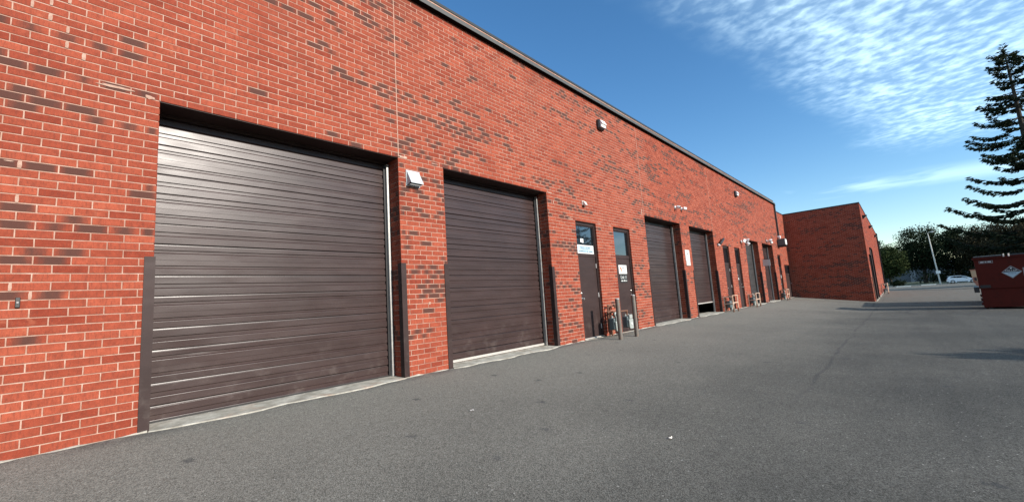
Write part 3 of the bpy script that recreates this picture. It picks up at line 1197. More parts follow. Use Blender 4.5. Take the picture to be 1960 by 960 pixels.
# ------------------------------------------------------------------ things on the front
def wall_light(x, z, yw, label, group='wall lights under the roof edge', scale=1.0, big=True):
    t = thing('wall_light', (x, yw, z), label, 'wall light', group)
    w, h = 0.20 * scale, 0.19 * scale
    mb = MB()
    # shallow back housing with chamfered corners
    rings = []
    for (q, y) in ((1.0, -0.001), (1.0, -0.07 * scale), (0.86, -0.12 * scale)):
        c = 0.055 * scale * q
        W2, H2 = w * q, h * q
        rings.append([(x + p, yw + y, z + r) for p, r in ((-W2 + c, -H2), (W2 - c, -H2), (W2, -H2 + c), (W2, H2 - c), (W2 - c, H2), (-W2 + c, H2), (-W2, H2 - c), (-W2, -H2 + c))])
    for r in rings:
        mb.v += r
    for k in range(2):
        for i in range(8):
            a, b2 = k * 8 + i, k * 8 + (i + 1) % 8
            mb.f.append((a, b2, b2 + 8, a + 8))
    mb.f.append(tuple(16 + i for i in range(8)))
    mb.build('housing', BRONZE, t)
    mb = MB()
    y0 = yw - 0.1205 * scale
    a, b2 = x - 0.15 * scale, x + 0.15 * scale
    prof = [(0, y0, z + 0.14 * scale), (0, y0 - 0.03 * scale, z + 0.14 * scale), (0, y0 - 0.11 * scale, z - 0.02 * scale), (0, y0 - 0.06 * scale, z - 0.03 * scale), (0, y0 - 0.06 * scale, z - 0.13 * scale), (0, y0, z - 0.13 * scale)]
    mb.prism(prof, (a, 0, 0), (b2, 0, 0))
    mb.build('lamp_head', WHITE, t, bevel=0.006 * scale)
    return t


wall_light(10.25, 5.90, D, 'white fronted wall light above the TRILLIUM sign, larger of the two on the sunny front', scale=0.8)
wall_light(23.75, 5.86, D, 'white fronted wall light farther along the sunny front, under the far roof edge', scale=0.82)
for k, (x, lab) in enumerate(((38.0, 'dark wall light at the near top corner of the far brick block'), (46.5, 'dark wall light under the roof of the far brick block, middle of three'), (57.5, 'dark wall light at the far end of the far brick block'))):
    t = thing('wall_light', (x, FY, 5.25), lab, 'wall light', 'dark lights on the far block')
    mb = MB()
    mb.prism([(0, FY - 0.001, 5.42), (0, FY - 0.27, 5.40), (0, FY - 0.24, 5.31), (0, FY - 0.10, 5.20), (0, FY - 0.001, 5.18)], (x - 0.15, 0, 0), (x + 0.15, 0, 0))
    mb.build('housing', BRONZE, t, bevel=0.01)
    mb = MB()
    mb.prism([(0, FY - 0.235, 5.305), (0, FY - 0.225, 5.295), (0, FY - 0.11, 5.20), (0, FY - 0.12, 5.215)], (x - 0.12, 0, 0), (x + 0.12, 0, 0))
    mb.build('lens', WHITE, t)


# exhaust hood between the first two roller doors
def hood():
    x0, x1 = 3.745, 3.985
    zt, zb_ = 3.335, 3.062
    t = thing('exhaust_hood', ((x0 + x1) / 2, D, zb_), 'sheet metal exhaust hood on the brick pier between the two nearest roller doors', 'vent')
    mb = MB()
    mb.box(x0 - 0.012, D - 0.014, zb_, x1 + 0.012, D - 0.002, zt)
    mb.build('flange', HOODM, t)
    mb = MB()
    yo = D - 0.135
    zo = zb_ + 0.045
    A = [(x0, D - 0.015, zt - 0.006), (x1, D - 0.015, zt - 0.006)]
    B = [(x0, yo, zo), (x1, yo, zo)]
    th = 0.006
    mb.quad(B[0], B[1], A[1], A[0])
    mb.poly([(x0, D - 0.015, zb_ + 0.012), (x0, yo, zo), (x0, D - 0.015, zt - 0.006)])
    mb.poly([(x1, yo, zo), (x1, D - 0.015, zb_ + 0.012), (x1, D - 0.015, zt - 0.006)])
    mb.box(x0 + 0.001, yo - 0.004, zo - 0.016, x1 - 0.001, yo, zo - 0.0005)
    mb.build('hood', HOODM, t)
    mb = MB()
    mb.quad((x0 + 0.002, yo + 0.01, zo - 0.002), (x0 + 0.002, D - 0.016, zb_ + 0.03), (x1 - 0.002, D - 0.016, zb_ + 0.03), (x1 - 0.002, yo + 0.01, zo - 0.002))
    mb.build('damper', BLACK, t)
    mb = MB()
    for k in range(3):
        z = zb_ + 0.006 + k * 0.008
        mb.box(x0 + 0.004, D - 0.1 + k * 0.03, z, x1 - 0.004, D - 0.09 + k * 0.03, z + 0.006)
    mb.build('grille', HOODM, t)


hood()

# door bell button near the left edge
t = thing('door_bell', (-0.30, D, 1.29), 'small black bell button on the brick left of the nearest roller door', 'door bell')
MB().box(-0.318, D - 0.022, 1.295, -0.288, D - 0.001, 1.385).build('casing', BLACK, t, bevel=0.004)
mb = MB()
mb.lathe([(0.008, 0), (0.008, 0.006)], (-0.303, D - 0.022, 1.34), (0, -1, 0), 10)
mb.build('button', INKGREY, t)

# motion sensor over the first door
t = thing('motion_sensor', (9.02, D, 3.44), 'small cream motion sensor on the brick above the TRILLIUM sign door', 'sensor')
MB().box(8.975, D - 0.02, 3.40, 9.085, D - 0.001, 3.52).build('back_plate', CREAM, t, bevel=0.004)
mb = MB()
mb.prism([(0, D - 0.021, 3.51), (0, D - 0.07, 3.48), (0, D - 0.115, 3.39), (0, D - 0.06, 3.38), (0, D - 0.021, 3.42)], (8.985, 0, 0), (9.075, 0, 0))
mb.build('sensor_head', CREAM, t, bevel=0.006)
mb = MB()
mb.lathe([(0.028, 0), (0.028, 0.02), (0.012, 0.03)], (9.03, D - 0.045, 3.372), (0, 0, -1), 10)
mb.build('lens', BLACK, t)


# security cameras
def security_camera(x, z, aim, label):
    t = thing('security_camera', (x, D, z), label, 'security camera', 'white cameras above the third roller door')
    mb = MB()
    mb.lathe([(0.062, 0), (0.062, 0.03), (0.045, 0.045)], (x, D - 0.001, z), (0, -1, 0), 16)
    mb.build('base', WHITE, t, smooth=True)
    a = Vector(aim).normalized()
    p0 = Vector((x, D - 0.045, z))
    mb = MB()
    mb.tube([p0, p0 + Vector((0, -0.06, -0.015))], 0.022, 10)
    mb.build('arm', WHITE, t, smooth=True)
    c = p0 + Vector((0, -0.085, -0.01))
    mb = MB()
    mb.tube([c - a * 0.05, c - a * 0.045, c + a * 0.06, c + a * 0.075], [0.035, 0.052, 0.052, 0.046], 14)
    mb.build('camera_body', WHITE, t, smooth=True)
    mb = MB()
    mb.tube([c + a * 0.0755, c + a * 0.079], 0.040, 14)
    mb.build('lens', BLACK, t)
    mb = MB()
    u = Vector((0, 0, 1))
    mb.tube([c - a * 0.03 + u * 0.050, c + a * 0.095 + u * 0.048], [0.012, 0.012], 6)
    mb.build('sun_shield', WHITE, t)


security_camera(15.25, 4.10, (-0.25, -0.9, -0.32), 'white security camera with its black lens showing, nearer of a pair above a roller door')
security_camera(15.86, 4.12, (0.75, -0.6, -0.15), 'white security camera turned away along the front, farther of a pair above a roller door')

# door lamp on a bracket and small sensor
t = thing('bracket_lamp', (20.05, D, 3.2), 'dark slanting bar lamp on the brick above the narrow glazed doors', 'wall lamp')
mb = MB()
mb.tube([(20.30, D - 0.002, 3.20), (20.28, D - 0.08, 3.20)], 0.03, 8)
mb.build('bracket', BRONZE, t, smooth=True)
mb = MB()
mb.tube([(19.86, D - 0.10, 2.98), (20.0, D - 0.10, 3.06), (20.4, D - 0.10, 3.24), (20.52, D - 0.09, 3.27)], [0.05, 0.062, 0.055, 0.03], 8)
mb.build('lamp_shade', BRONZE, t, smooth=True)
t = thing('motion_sensor', (19.78, D, 2.94), 'small white sensor on a dark plate beside the glazed narrow door', 'sensor')
MB().box(19.72, D - 0.02, 2.88, 19.84, D - 0.001, 3.02).build('back_plate', BRONZE, t)
mb = MB()
mb.lathe([(0.045, 0), (0.05, 0.03), (0.03, 0.09)], (19.79, D - 0.02, 2.95), (0, -0.9, -0.4), 12)
mb.build('sensor_head', WHITE, t, smooth=True)


# twin flood light at the fifth door and the small one beyond
def flood(x, z, label, heads):
    t = thing('flood_light', (x, D, z), label, 'flood light')
    mb = MB()
    mb.lathe([(0.07, 0), (0.07, 0.04), (0.03, 0.06)], (x, D - 0.001, z), (0, -1, 0), 12)
    mb.build('base', WHITE, t, smooth=True)
    for dx, dy, dz, aim in heads:
        c = Vector((x + dx, D - 0.16 + dy, z + dz))
        mb = MB()
        mb.tube([(x, D - 0.05, z), tuple(c)], 0.018, 6)
        mb.build('arm', WHITE, t)
        mb = MB()
        mb.lathe([(0.035, -0.08), (0.06, -0.05), (0.085, 0.05), (0.09, 0.07)], tuple(c), aim, 12)
        mb.build('lamp_head', WHITE, t, smooth=True)


flood(23.72, 3.33, 'white twin headed flood light at the left top corner of the flat grey roller door', [(-0.12, 0, 0.03, (-0.5, -0.8, -0.2)), (0.14, -0.12, 0.05, (0.3, -0.9, -0.2)), (0.05, -0.14, -0.14, (0, -0.6, -0.8))])
flood(29.6, 3.72, 'white flood light on the brick between the far roller door and the grey box', [(0.02, -0.05, 0.02, (0.6, -0.7, -0.2)), (0.12, -0.05, -0.1, (0.6, -0.4, -0.6))])

# grey cabinet high on the wall and small lamp above it
t = thing('air_conditioner', (33.2, D, 3.56), 'grey box unit hung high on the brick beside the far brick block', 'wall unit')
MB().box(32.75, D - 0.46, 3.60, 33.35, D - 0.03, 4.04).build('casing', m_worn('grey_cabinet', (0.085, 0.095, 0.095), rough=0.5, var=0.12, bump=0.03), t, bevel=0.012)
MB().box(32.79, D - 0.474, 3.64, 33.31, D - 0.461, 4.0).build('grille', WHITE, t)
mb = MB()
mb.box(32.8, D - 0.4, 3.50, 32.84, D - 0.001, 3.597)
mb.box(33.26, D - 0.4, 3.50, 33.30, D - 0.001, 3.597)
mb.build('bracket', BRONZE, t)
t = thing('security_light', (33.0, D, 4.25), 'small white lamp just above the grey box unit on the brick', 'wall lamp')
mb = MB()
mb.lathe([(0.05, 0), (0.07, 0.05), (0.12, 0.16), (0.11, 0.2)], (33.05, D - 0.001, 4.22), (0, -0.85, -0.3), 12)
mb.build('lamp_head', WHITE, t, smooth=True)

# ------------------------------------------------------------------ signs
DX, UZ = Vector((1, 0, 0)), Vector((0, 0, 1))


def block_line(mb, x0, x1, z0, z1, y, seed, words):
    """a line of print too small to read: separate strokes in word groups"""
    rr = random.Random(seed)
    tot = sum(words) + len(words) - 1
    w = (x1 - x0) / tot
    x = x0
    for n in words:
        for k in range(n):
            h = rr.choice((1.0, 0.75, 0.75, 0.9))
            mb.quad((x + w * 0.1, y, z0), (x + w * 0.85, y, z0), (x + w * 0.85, y, z0 + (z1 - z0) * h), (x + w * 0.1, y, z0 + (z1 - z0) * h))
            x += w
        x += w


yg = D + 0.055 + 0.012
t = thing('trillium_sign', (9.08, yg, 2.15), 'pale blue TRILLIUM sign along the bottom of the first door window', 'sign')
MB().box(8.672, yg - 0.008, 2.155, 9.425, yg, 2.355).build('board', SIGNBLUE, t)
mb = MB()
for q in ((8.662, 2.145, 9.435, 2.165), (8.662, 2.345, 9.435, 2.365)):
    mb.box(q[0], yg - 0.011, q[1], q[2], yg - 0.0085, q[3])
mb.box(8.662, yg - 0.011, 2.1655, 8.690, yg - 0.0085, 2.3445)
mb.box(9.407, yg - 0.011, 2.1655, 9.435, yg - 0.0085, 2.3445)
mb.build('border', SIGNW, t)
text_mb('TRILLIUM', (8.80, yg - 0.0095, 2.245), DX, UZ, 0.085, 0.46, shear=0.12).build('lettering', INKBLUE, t)
mb = MB()
block_line(mb, 8.74, 9.38, 2.190, 2.220, yg - 0.0095, 3, (11, 3, 6))
mb.build('small_print', INKBLUE, t)
t = thing('paper_notice', (8.98, yg, 2.45), 'small white paper notice stuck on the glass above the TRILLIUM sign', 'notice')
MB().box(8.895, yg + 0.020, 2.440, 8.965, yg + 0.0225, 2.535).build('sheet', SIGNW, t)
MB().box(8.968, yg + 0.020, 2.430, 9.035, yg + 0.0225, 2.535).build('sheet', SIGNW, t)

yl = D + 0.055 + 0.022
t = thing('company_sign', (10.9, yl, 1.62), 'white square company sign with an orange mark on the second door', 'sign')
MB().box(10.715, yl - 0.008, 1.632, 11.185, yl - 0.0005, 1.885).build('board', SIGNW, t)
mb = MB()
S = [(10.79, 1.83), (10.83, 1.79), (10.87, 1.765), (10.86, 1.725), (10.815, 1.69)]
for k in range(4):
    (xa, za), (xb, zb2) = S[k], S[k + 1]
    d = Vector((xb - xa, 0, zb2 - za)).normalized()
    n = Vector((-d.z, 0, d.x)) * 0.022
    a0, b0 = Vector((xa, yl - 0.009, za)), Vector((xb, yl - 0.009, zb2))
    mb.quad(a0 - n, b0 - n, b0 + n, a0 + n)
n0 = len(mb.v)
mb.quad((10.77, yl - 0.009, 1.775), (10.80, yl - 0.009, 1.76), (10.815, yl - 0.009, 1.80), (10.79, yl - 0.009, 1.815))
mb.build('mark', INKORANGE, t)
text_mb('HM', (10.905, yl - 0.009, 1.765), DX, UZ, 0.062, 0.12).build('lettering', INKDARK, t)
mb = MB()
block_line(mb, 10.89, 11.10, 1.685, 1.70, yl - 0.009, 4, (7, 3))
mb.build('small_print', INKGREY, t)
t = thing('unit_sign', (10.95, yl, 1.38), 'black sign reading Unit 11 under the white company sign', 'sign')
MB().box(10.755, yl - 0.007, 1.385, 11.165, yl - 0.0005, 1.615).build('board', BLACK, t)
text_mb('Unit 11', (10.785, yl - 0.008, 1.490), DX, UZ, 0.095, 0.34).build('lettering', SIGNW, t)
mb = MB()
block_line(mb, 10.80, 11.14, 1.415, 1.455, yl - 0.008, 8, (4, 4, 2))
mb.build('small_print', SIGNW, t)

t = thing('parking_sign', (15.95, D, 1.96), 'tall white sign on the narrow brick pier beside the half raised roller door', 'sign')
MB().box(15.745, D - 0.012, 2.125, 16.165, D - 0.003, 2.545).build('board', SIGNW, t, bevel=0.002)
MB().box(15.765, D - 0.012, 1.955, 16.165, D - 0.003, 2.118).build('lower_board', SIGNW, t)
mb = MB()
block_line(mb, 15.80, 16.10, 2.50, 2.52, D - 0.013, 5, (4, 5))
mb.box(15.91, D - 0.0135, 2.37, 15.975, D - 0.0125, 2.435)
mb.build('symbol', INKDARK, t)
mb = MB()
block_line(mb, 15.93, 16.03, 2.27, 2.30, D - 0.013, 6, (3,))
mb.build('print', INKCYAN, t)
mb = MB()
for k in range(3):
    block_line(mb, 15.79, 16.14, 1.975 + k * 0.045, 2.0 + k * 0.045, D - 0.013, 10 + k, (5, 6))
mb.build('red_print', INKPINK, t)

# blade sign between the fifth and sixth door
t = thing('blade_sign', (27.75, D, 2.1), 'plain grey blade sign on an arm standing out from the far brick pier', 'sign')
MB().box(27.74, D - 0.40, 2.12, 27.765, D - 0.03, 2.49).build('panel', m_worn('grey_sign_face', (0.50, 0.50, 0.47), rough=0.5, var=0.08, bump=0), t)
mb = MB()
mb.box(27.735, D - 0.42, 2.495, 27.77, D - 0.001, 2.52)
mb.box(27.742, D - 0.03, 2.10, 27.763, D - 0.001, 2.13)
mb.build('arm', BRONZE, t)

t = thing('door_notice', (32.5, yl, 1.4), 'small white notice on the very narrow dark door near the far corner', 'notice')
MB().box(32.42, D - 0.012, 1.39, 32.52, D - 0.003, 1.60).build('sheet', SIGNW, t)
t['label'] = 'small white notice beside the dark narrow door near the far corner'
t = thing('door_sticker', (22.6, yl, 1.4), 'small white sticker on the narrow door next to the flat grey roller door', 'sticker')
MB().box(22.66, yl - 0.004, 1.37, 22.77, yl - 0.0005, 1.47).build('sheet', SIGNW, t)
MB().box(22.62, yl - 0.004, 1.55, 22.67, yl - 0.0005, 1.63).build('sheet', INKGREY, t)


# ------------------------------------------------------------------ bollards and gas meters
def bollard(x, y, h, label):
    z0 = zg(x, y)
    t = thing('bollard', (x, y, z0), label, 'bollard', 'steel pipe bollards in front of the gas meter')
    mb = MB()
    tilt = random.uniform(-0.01, 0.01)
    mb.tube([(x, y, z0 - 0.1), (x + tilt, y, z0 + h)], 0.053, 20)
    mb.build('post', STEELPIPE, t, smooth=True)
    mb = MB()
    mb.lathe([(0.056, 0), (0.056, 0.012), (0.045, 0.022), (0.02, 0.028)], (x + tilt, y, z0 + h), seg=20)
    mb.build('cap', GALV, t, smooth=True)


bollard(9.18, 5.09, 0.97, 'steel pipe bollard in front of the brick pier, nearer one beside the gas meter')
bollard(9.94, 5.05, 1.03, 'steel pipe bollard in front of the second door, farther one beside the gas meter')


def gas_meter_pair():
    t = thing('gas_meter', (9.85, D - 0.2, 0), 'pair of grey gas meters with rusty pipes behind the two bollards', 'gas meter')
    y = D - 0.30
    mb = MB()
    mb.tube([(9.62, D - 0.10, 0.0), (9.62, D - 0.10, 0.74), (9.66, D - 0.10, 0.77), (9.98, D - 0.10, 0.77), (10.0, D - 0.10, 0.70)], 0.020, 8)
    mb.tube([(9.64, D - 0.12, 0.61), (9.80, y + 0.06, 0.61), (10.2, y, 0.61), (10.24, y, 0.60), (10.24, y, 0.48)], 0.022, 8)
    mb.tube([(9.55, y, 0.50), (9.55, y, 0.585), (9.58, y + 0.03, 0.61), (9.70, D - 0.15, 0.61)], 0.020, 8)
    mb.tube([(9.78, D - 0.08, 0.0), (9.78, D - 0.08, 0.60), (9.8, D - 0.02, 0.64)], 0.026, 8)
    mb.tube([(9.66, D - 0.06, 0.10), (9.66, D - 0.06, 0.62)], 0.030, 8)
    mb.tube([(9.90, y + 0.05, 0.0), (9.90, y + 0.05, 0.35)], 0.022, 8)
    for p in ((9.62, D - 0.10, 0.61), (9.66, D - 0.10, 0.77), (9.98, D - 0.10, 0.77), (10.24, y, 0.60)):
        mb.lathe([(0.03, -0.03), (0.034, -0.02), (0.034, 0.02), (0.03, 0.03)], p, seg=8)
    mb.build('pipework', RUSTPIPE, t, smooth=True)
    mb = MB()
    mb.lathe([(0.03, 0), (0.055, 0.015), (0.055, 0.03), (0.03, 0.05), (0.03, 0.07)], (9.56, y - 0.02, 0.56), (0, -1, 0), 14)
    mb.build('regulator', GREYMETER, t, smooth=True)
    for x0, mtA, mtB in ((9.40, DKMETER, GREYMETER), (10.10, DKMETER, GREYMETER)):
        mb = MB()
        prof = []
        w, dz0, dz1 = 0.26, 0.17, 0.47
        mb.box(x0, y - 0.08, dz0, x0 + w, y + 0.08, dz1)
        casing = mb.build('meter_casing', mtA, t, bevel=0.03)
        mb = MB()
        mb.prism([(x0 + 0.02, 0, dz0 + 0.0), (x0 + 0.05, 0, dz0 - 0.035), (x0 + w - 0.05, 0, dz0 - 0.035), (x0 + w - 0.015, 0, dz0 + 0.0), (x0 + w - 0.005, 0, dz0 + 0.2), (x0 + w - 0.05, 0, dz0 + 0.225), (x0 + 0.05, 0, dz0 + 0.225), (x0 + 0.01, 0, dz0 + 0.2)], (0, y - 0.125, 0), (0, y - 0.081, 0))
        mb.build('diaphragm_cover', mtB, t, bevel=0.012)
        mb = MB()
        mb.box(x0 + 0.05, y - 0.12, dz1 - 0.068, x0 + w - 0.05, y - 0.081, dz1 + 0.035)
        mb.build('index_box', GREYMETER, t, bevel=0.008)
        mb = MB()
        mb.lathe([(0.035, 0), (0.035, 0.006)], (x0 + w / 2, y - 0.1255, dz0 + 0.1), (0, -1, 0), 12)
        mb.build('badge', SIGNW, t)
        mb = MB()
        mb.tube([(x0 + 0.05, y, dz1 - 0.01), (x0 + 0.05, y, dz1 + 0.05)], 0.024, 8)
        mb.tube([(x0 + w - 0.05, y, dz1 - 0.01), (x0 + w - 0.05, y, dz1 + 0.05)], 0.024, 8)
        mb.build('coupling', GREYMETER, t)


gas_meter_pair()


def meter_rack(x0, x1, yf, yw, h, label, paint=TANPIPE, z0=None, seed=0):
    """gas meters behind a welded pipe guard: a ladder frame in front, rails back to the wall"""
    z0 = zg((x0 + x1) / 2, yf) if z0 is None else z0
    t = thing('guarded_gas_meter', ((x0 + x1) / 2, yf, z0), label, 'gas meter', 'gas meters behind pipe guards')
    r = 0.026
    mb = MB()
    mb.tube([(x0, yf, z0 + 0.15), (x0, yf, z0 + h), (x1, yf, z0 + h), (x1, yf, z0 + 0.15)], r, 8)
    mb.tube([(x0, yf, z0 + h * 0.56), (x1, yf, z0 + h * 0.56)], r * 0.9, 8)
    mb.build('guard_frame', paint, t, smooth=True)
    mb = MB()
    for x in (x0, x1):
        mb.tube([(x, yf, z0 - 0.1), (x, yf, z0 + 0.16)], r * 1.15, 8)
    mb.build('guard_foot', RUSTPIPE, t, smooth=True)
    mb = MB()
    xs = x0 - 0.02
    for q in (0.52, 0.94):
        mb.tube([(xs, yf, z0 + h * q), (xs, yw - 0.002, z0 + h * q)], r * 0.75, 6)
    mb.tube([(xs, yw - 0.06, z0 - 0.1), (xs, yw - 0.06, z0 + h * 0.95)], r, 6)
    mb.build('guard_rail', RUSTPIPE if seed == 2 else paint, t, smooth=True)
    ym = (yf + yw) / 2 + 0.03
    mb = MB()
    mb.tube([(x0 + 0.16, yw - 0.07, z0), (x0 + 0.16, yw - 0.07, z0 + h * 0.9), (x0 + 0.2, ym, z0 + h * 0.96), (x0 + 0.52, ym, z0 + h * 0.96), (x0 + 0.54, ym, z0 + h * 0.8)], 0.024, 8)
    mb.tube([(x0 + 0.30, yw - 0.05, z0), (x0 + 0.30, yw - 0.05, z0 + h * 0.7)], 0.03, 8)
    mb.build('pipework', RUSTPIPE, t, smooth=True)
    mb = MB()
    mb.box(x0 + 0.12, ym - 0.09, z0 + 0.18, x0 + 0.40, ym + 0.07, z0 + 0.48)
    mb.build('meter_casing', DKMETER, t, bevel=0.03)
    mb = MB()
    mb.lathe([(0.05, 0), (0.10, 0.02), (0.10, 0.05), (0.05, 0.08)], (x0 + 0.25, ym - 0.02, z0 + h * 0.86), (0.2, -0.9, 0.3), 14)
    mb.build('regulator', BRONZE if seed == 0 else GREYMETER, t, smooth=True)
    mb = MB()
    mb.box(x0 + 0.44, ym - 0.06, z0 + 0.06, x0 + 0.62, ym + 0.06, z0 + 0.40)
    mb.build('meter_casing', GREYMETER, t, bevel=0.03)


meter_rack(19.52, 20.22, 5.33, D, 0.70, 'gas meter behind a tan pipe guard beside the half raised roller door', seed=0)
meter_rack(23.50, 24.22, 5.33, D, 0.68, 'gas meter behind a tan pipe guard beside the flat grey roller door', seed=1)
meter_rack(31.30, 31.98, 5.33, D, 0.70, 'gas meter behind a rust brown pipe guard near the far inner corner', seed=2, z0=-0.05)
meter_rack(51.0, 51.9, 0.86, FY, 1.0, 'gas meter behind a pipe guard at the foot of the far brick block', seed=1, paint=TANPIPE)


# ------------------------------------------------------------------ waste containers
def dumpster():
    s, yl_, zt, zb_ = 25.0, -2.31, 1.59, -0.455
    yr = yl_ - 2.2
    t = thing('waste_container', (s, (yl_ + yr) / 2, zb_), 'big dark red steel waste container with a diamond badge at the right edge', 'waste container')
    RED = m_worn('dark_red_container_paint', (0.085, 0.013, 0.008), rough=0.7, spec=0.15, var=0.22, scale=2.2, bump=0.08, dirt=(0.045, 0.012, 0.008), dirt_amt=0.7)
    s2 = s + 1.75
    zs = 0.325
    mb = MB()      # upper box leaning slightly outward
    o = 0.035
    P = [(s - o, yl_ - 0.01 + 0.03), (s2 + o, yl_ + 0.02), (s2 + o, yr - 0.02), (s - o, yr - 0.02)]
    Q = [(s, yl_), (s2, yl_), (s2, yr), (s, yr)]
    n = 4
    mb.v += [(a, b, zs) for a, b in Q] + [(a, b, zt - 0.10) for a, b in P]
    for i in range(4):
        j = (i + 1) % 4
        mb.f.append((i, j, 4 + j, 4 + i))
    mb.f.append((4, 5, 6, 7))
    mb.build('upper_body', RED, t)
    mb = MB()
    q = 0.025
    mb.v += [(s + q, yl_ - q, zb_ + 0.03), (s2 - q, yl_ - q, zb_ + 0.03), (s2 - q, yr + q, zb_ + 0.03), (s + q, yr + q, zb_ + 0.03)]
    mb.v += [(s + q, yl_ - q, zs - 0.001), (s2 - q, yl_ - q, zs - 0.001), (s2 - q, yr + q, zs - 0.001), (s + q, yr + q, zs - 0.001)]
    for i in range(4):
        j = (i + 1) % 4
        mb.f.append((i, j, 4 + j, 4 + i))
    mb.f.append((3, 2, 1, 0))
    mb.build('lower_body', RED, t)
    mb = MB()
    mb.box(s - o - 0.04, yr - 0.06, zt - 0.10, s - o + 0.01, yl_ + 0.06, zt - 0.03)
    mb.box(s2 + o - 0.01, yr - 0.06, zt - 0.10, s2 + o + 0.04, yl_ + 0.06, zt - 0.03)
    mb.box(s - o + 0.011, yl_ + 0.01, zt - 0.10, s2 + o - 0.011, yl_ + 0.06, zt - 0.03)
    mb.box(s - o + 0.011, yr - 0.06, zt - 0.10, s2 + o - 0.011, yr - 0.01, zt - 0.03)
    mb.build('rim', RED, t)
    mb = MB()
    ym = yl_ - 0.78
    for a, b in ((ym + 0.04, yl_ + 0.02), (yr - 0.03, ym - 0.16)):
        mb.box(s - 0.09, a, zt - 0.028, s2 + 0.05, b, zt + 0.012)
    mb.build('lid', m_worn('grey_black_lid', (0.045, 0.046, 0.048), rough=0.5, var=0.2, bump=0), t, bevel=0.01)
    mb = MB()
    mb.box(s - 0.094, ym + 0.06, zt + 0.0125, s - 0.05, yl_ + 0.0, zt + 0.022)
    mb.build('lid_edge', GALV, t)
    for yy in (ym + 0.0, ym - 0.13):
        mb = MB()
        mb.tube([(s - 0.10, yy, zt - 0.06), (s - 0.10, yy, zt + 0.05)], 0.022, 8)
        mb.build('hinge_post', CREAM, t)
    mb = MB()      # seam ledge and fork pocket
    mb.box(s - 0.012, yr - 0.01, zs - 0.012, s + 0.02, yl_ + 0.012, zs + 0.012)
    mb.build('ledge', RED, t)
    mb = MB()
    mb.box(s - 0.02, yl_ - 0.30, zs + 0.015, s + 0.3, yl_ - 0.02, zs + 0.13)
    mb.box(s + 0.05, yl_ + 0.012, zs - 0.16, s2 - 0.05, yl_ + 0.16, zs + 0.06)
    mb.build('fork_pocket', BLACK, t)
    mb = MB()
    for k in range(3):
        z = zb_ + 0.12 + k * 0.16
        mb.box(s + 0.1, yl_ - 0.024, z, s2 - 0.1, yl_ + 0.02, z + 0.05)
    mb.build('rib', RED, t)
    mb = MB()
    for yy in (yl_ - 0.2, yr + 0.2):
        mb.box(s + 0.1, yy - 0.05, zb_ - 0.06, s2 - 0.1, yy + 0.05, zb_ + 0.029)
    mb.build('skid', BLACK, t)
    # diamond badge (drawn on the face towards the yard), tilted face follows the side
    LW = Vector((0, -1, 0))
    cy, cz, hw, hh = -3.215, 0.915, 0.262, 0.245
    def sx(z):
        return s - o * (z - zs) / (zt - 0.1 - zs) - 0.006

    def P3(dy, z, e=0.0):
        return (sx(z) - e, cy - dy, z)
    mb = MB()
    mb.poly([P3(-hw, cz), P3(0, cz - hh), P3(hw, cz), P3(0, cz + hh)])
    mb.build('badge_border', INKGREY, t)
    k = 0.87
    mb = MB()
    mb.poly([P3(-hw * k, cz + 0.0, 0.003), P3(hw * k, cz + 0.0, 0.003), P3(0, cz + hh * k, 0.003)])
    mb.build('badge_top', INKDARK, t)
    mb = MB()
    mb.poly([P3(-hw * k, cz - 0.003, 0.003), P3(0, cz - hh * k, 0.003), P3(hw * k, cz - 0.003, 0.003)])
    mb.build('badge_base', SIGNBLUE, t)
    text_mb('MILLER', (sx(cz) - 0.006, cy + 0.15, cz + 0.022), LW, UZ, 0.062, 0.30).build('lettering', SIGNW, t)
    text_mb('WASTE', (sx(cz) - 0.006, cy + 0.105, cz - 0.075), LW, UZ, 0.045, 0.21).build('lettering', INKBLUE, t)
    mb = MB()
    mb.lathe([(0.028, 0), (0.028, 0.003)], (sx(cz + 0.15) - 0.004, cy, cz + 0.148), (-1, 0, 0), 12)
    mb.build('badge_dot', SIGNW, t)
    # phone strip, print too small to read
    mb = MB()
    y0, y1, z0, z1 = -2.42, -2.79, 1.315, 1.415
    for (a, b, c, d) in ((y1, z0, y0, z0 + 0.012), (y1, z1 - 0.012, y0, z1)):
        mb.quad((sx(b) - 0.002, c, b), (sx(b) - 0.002, a, b), (sx(d) - 0.002, a, d), (sx(d) - 0.002, c, d))
    for yy in (y0, y1 + 0.012):
        mb.quad((sx(z0) - 0.002, yy, z0 + 0.0125), (sx(z0) - 0.002, yy - 0.012, z0 + 0.0125), (sx(z1) - 0.002, yy - 0.012, z1 - 0.0125), (sx(z1) - 0.002, yy, z1 - 0.0125))
    mb.build('phone_strip', INKGREY, t)
    mb = MB()
    x = -2.455
    rr = random.Random(2)
    for n in (4, 2, 4):
        for i in range(n):
            mb.quad((sx(1.34) - 0.002, x, 1.345), (sx(1.34) - 0.002, x - 0.021, 1.345), (sx(1.39) - 0.002, x - 0.021, 1.388), (sx(1.39) - 0.002, x, 1.388))
            x -= 0.0245
        x -= 0.025
    mb.build('phone_print', SIGNW, t)
    mb = MB()
    mb.box(sx(0.9) - 0.004, -3.80, 0.62, sx(0.9) + 0.004, -3.50, 1.06)
    mb.build('notice_plate', INKGREY, t)
    mb = MB()
    mb.box(sx(0.9) - 0.008, -3.77, 0.66, sx(0.9) - 0.0045, -3.53, 0.94)
    mb.build('notice_face', SIGNW, t)
    t.rotation_euler[2] = math.radians(-5.0)
    return RED


RED = dumpster()


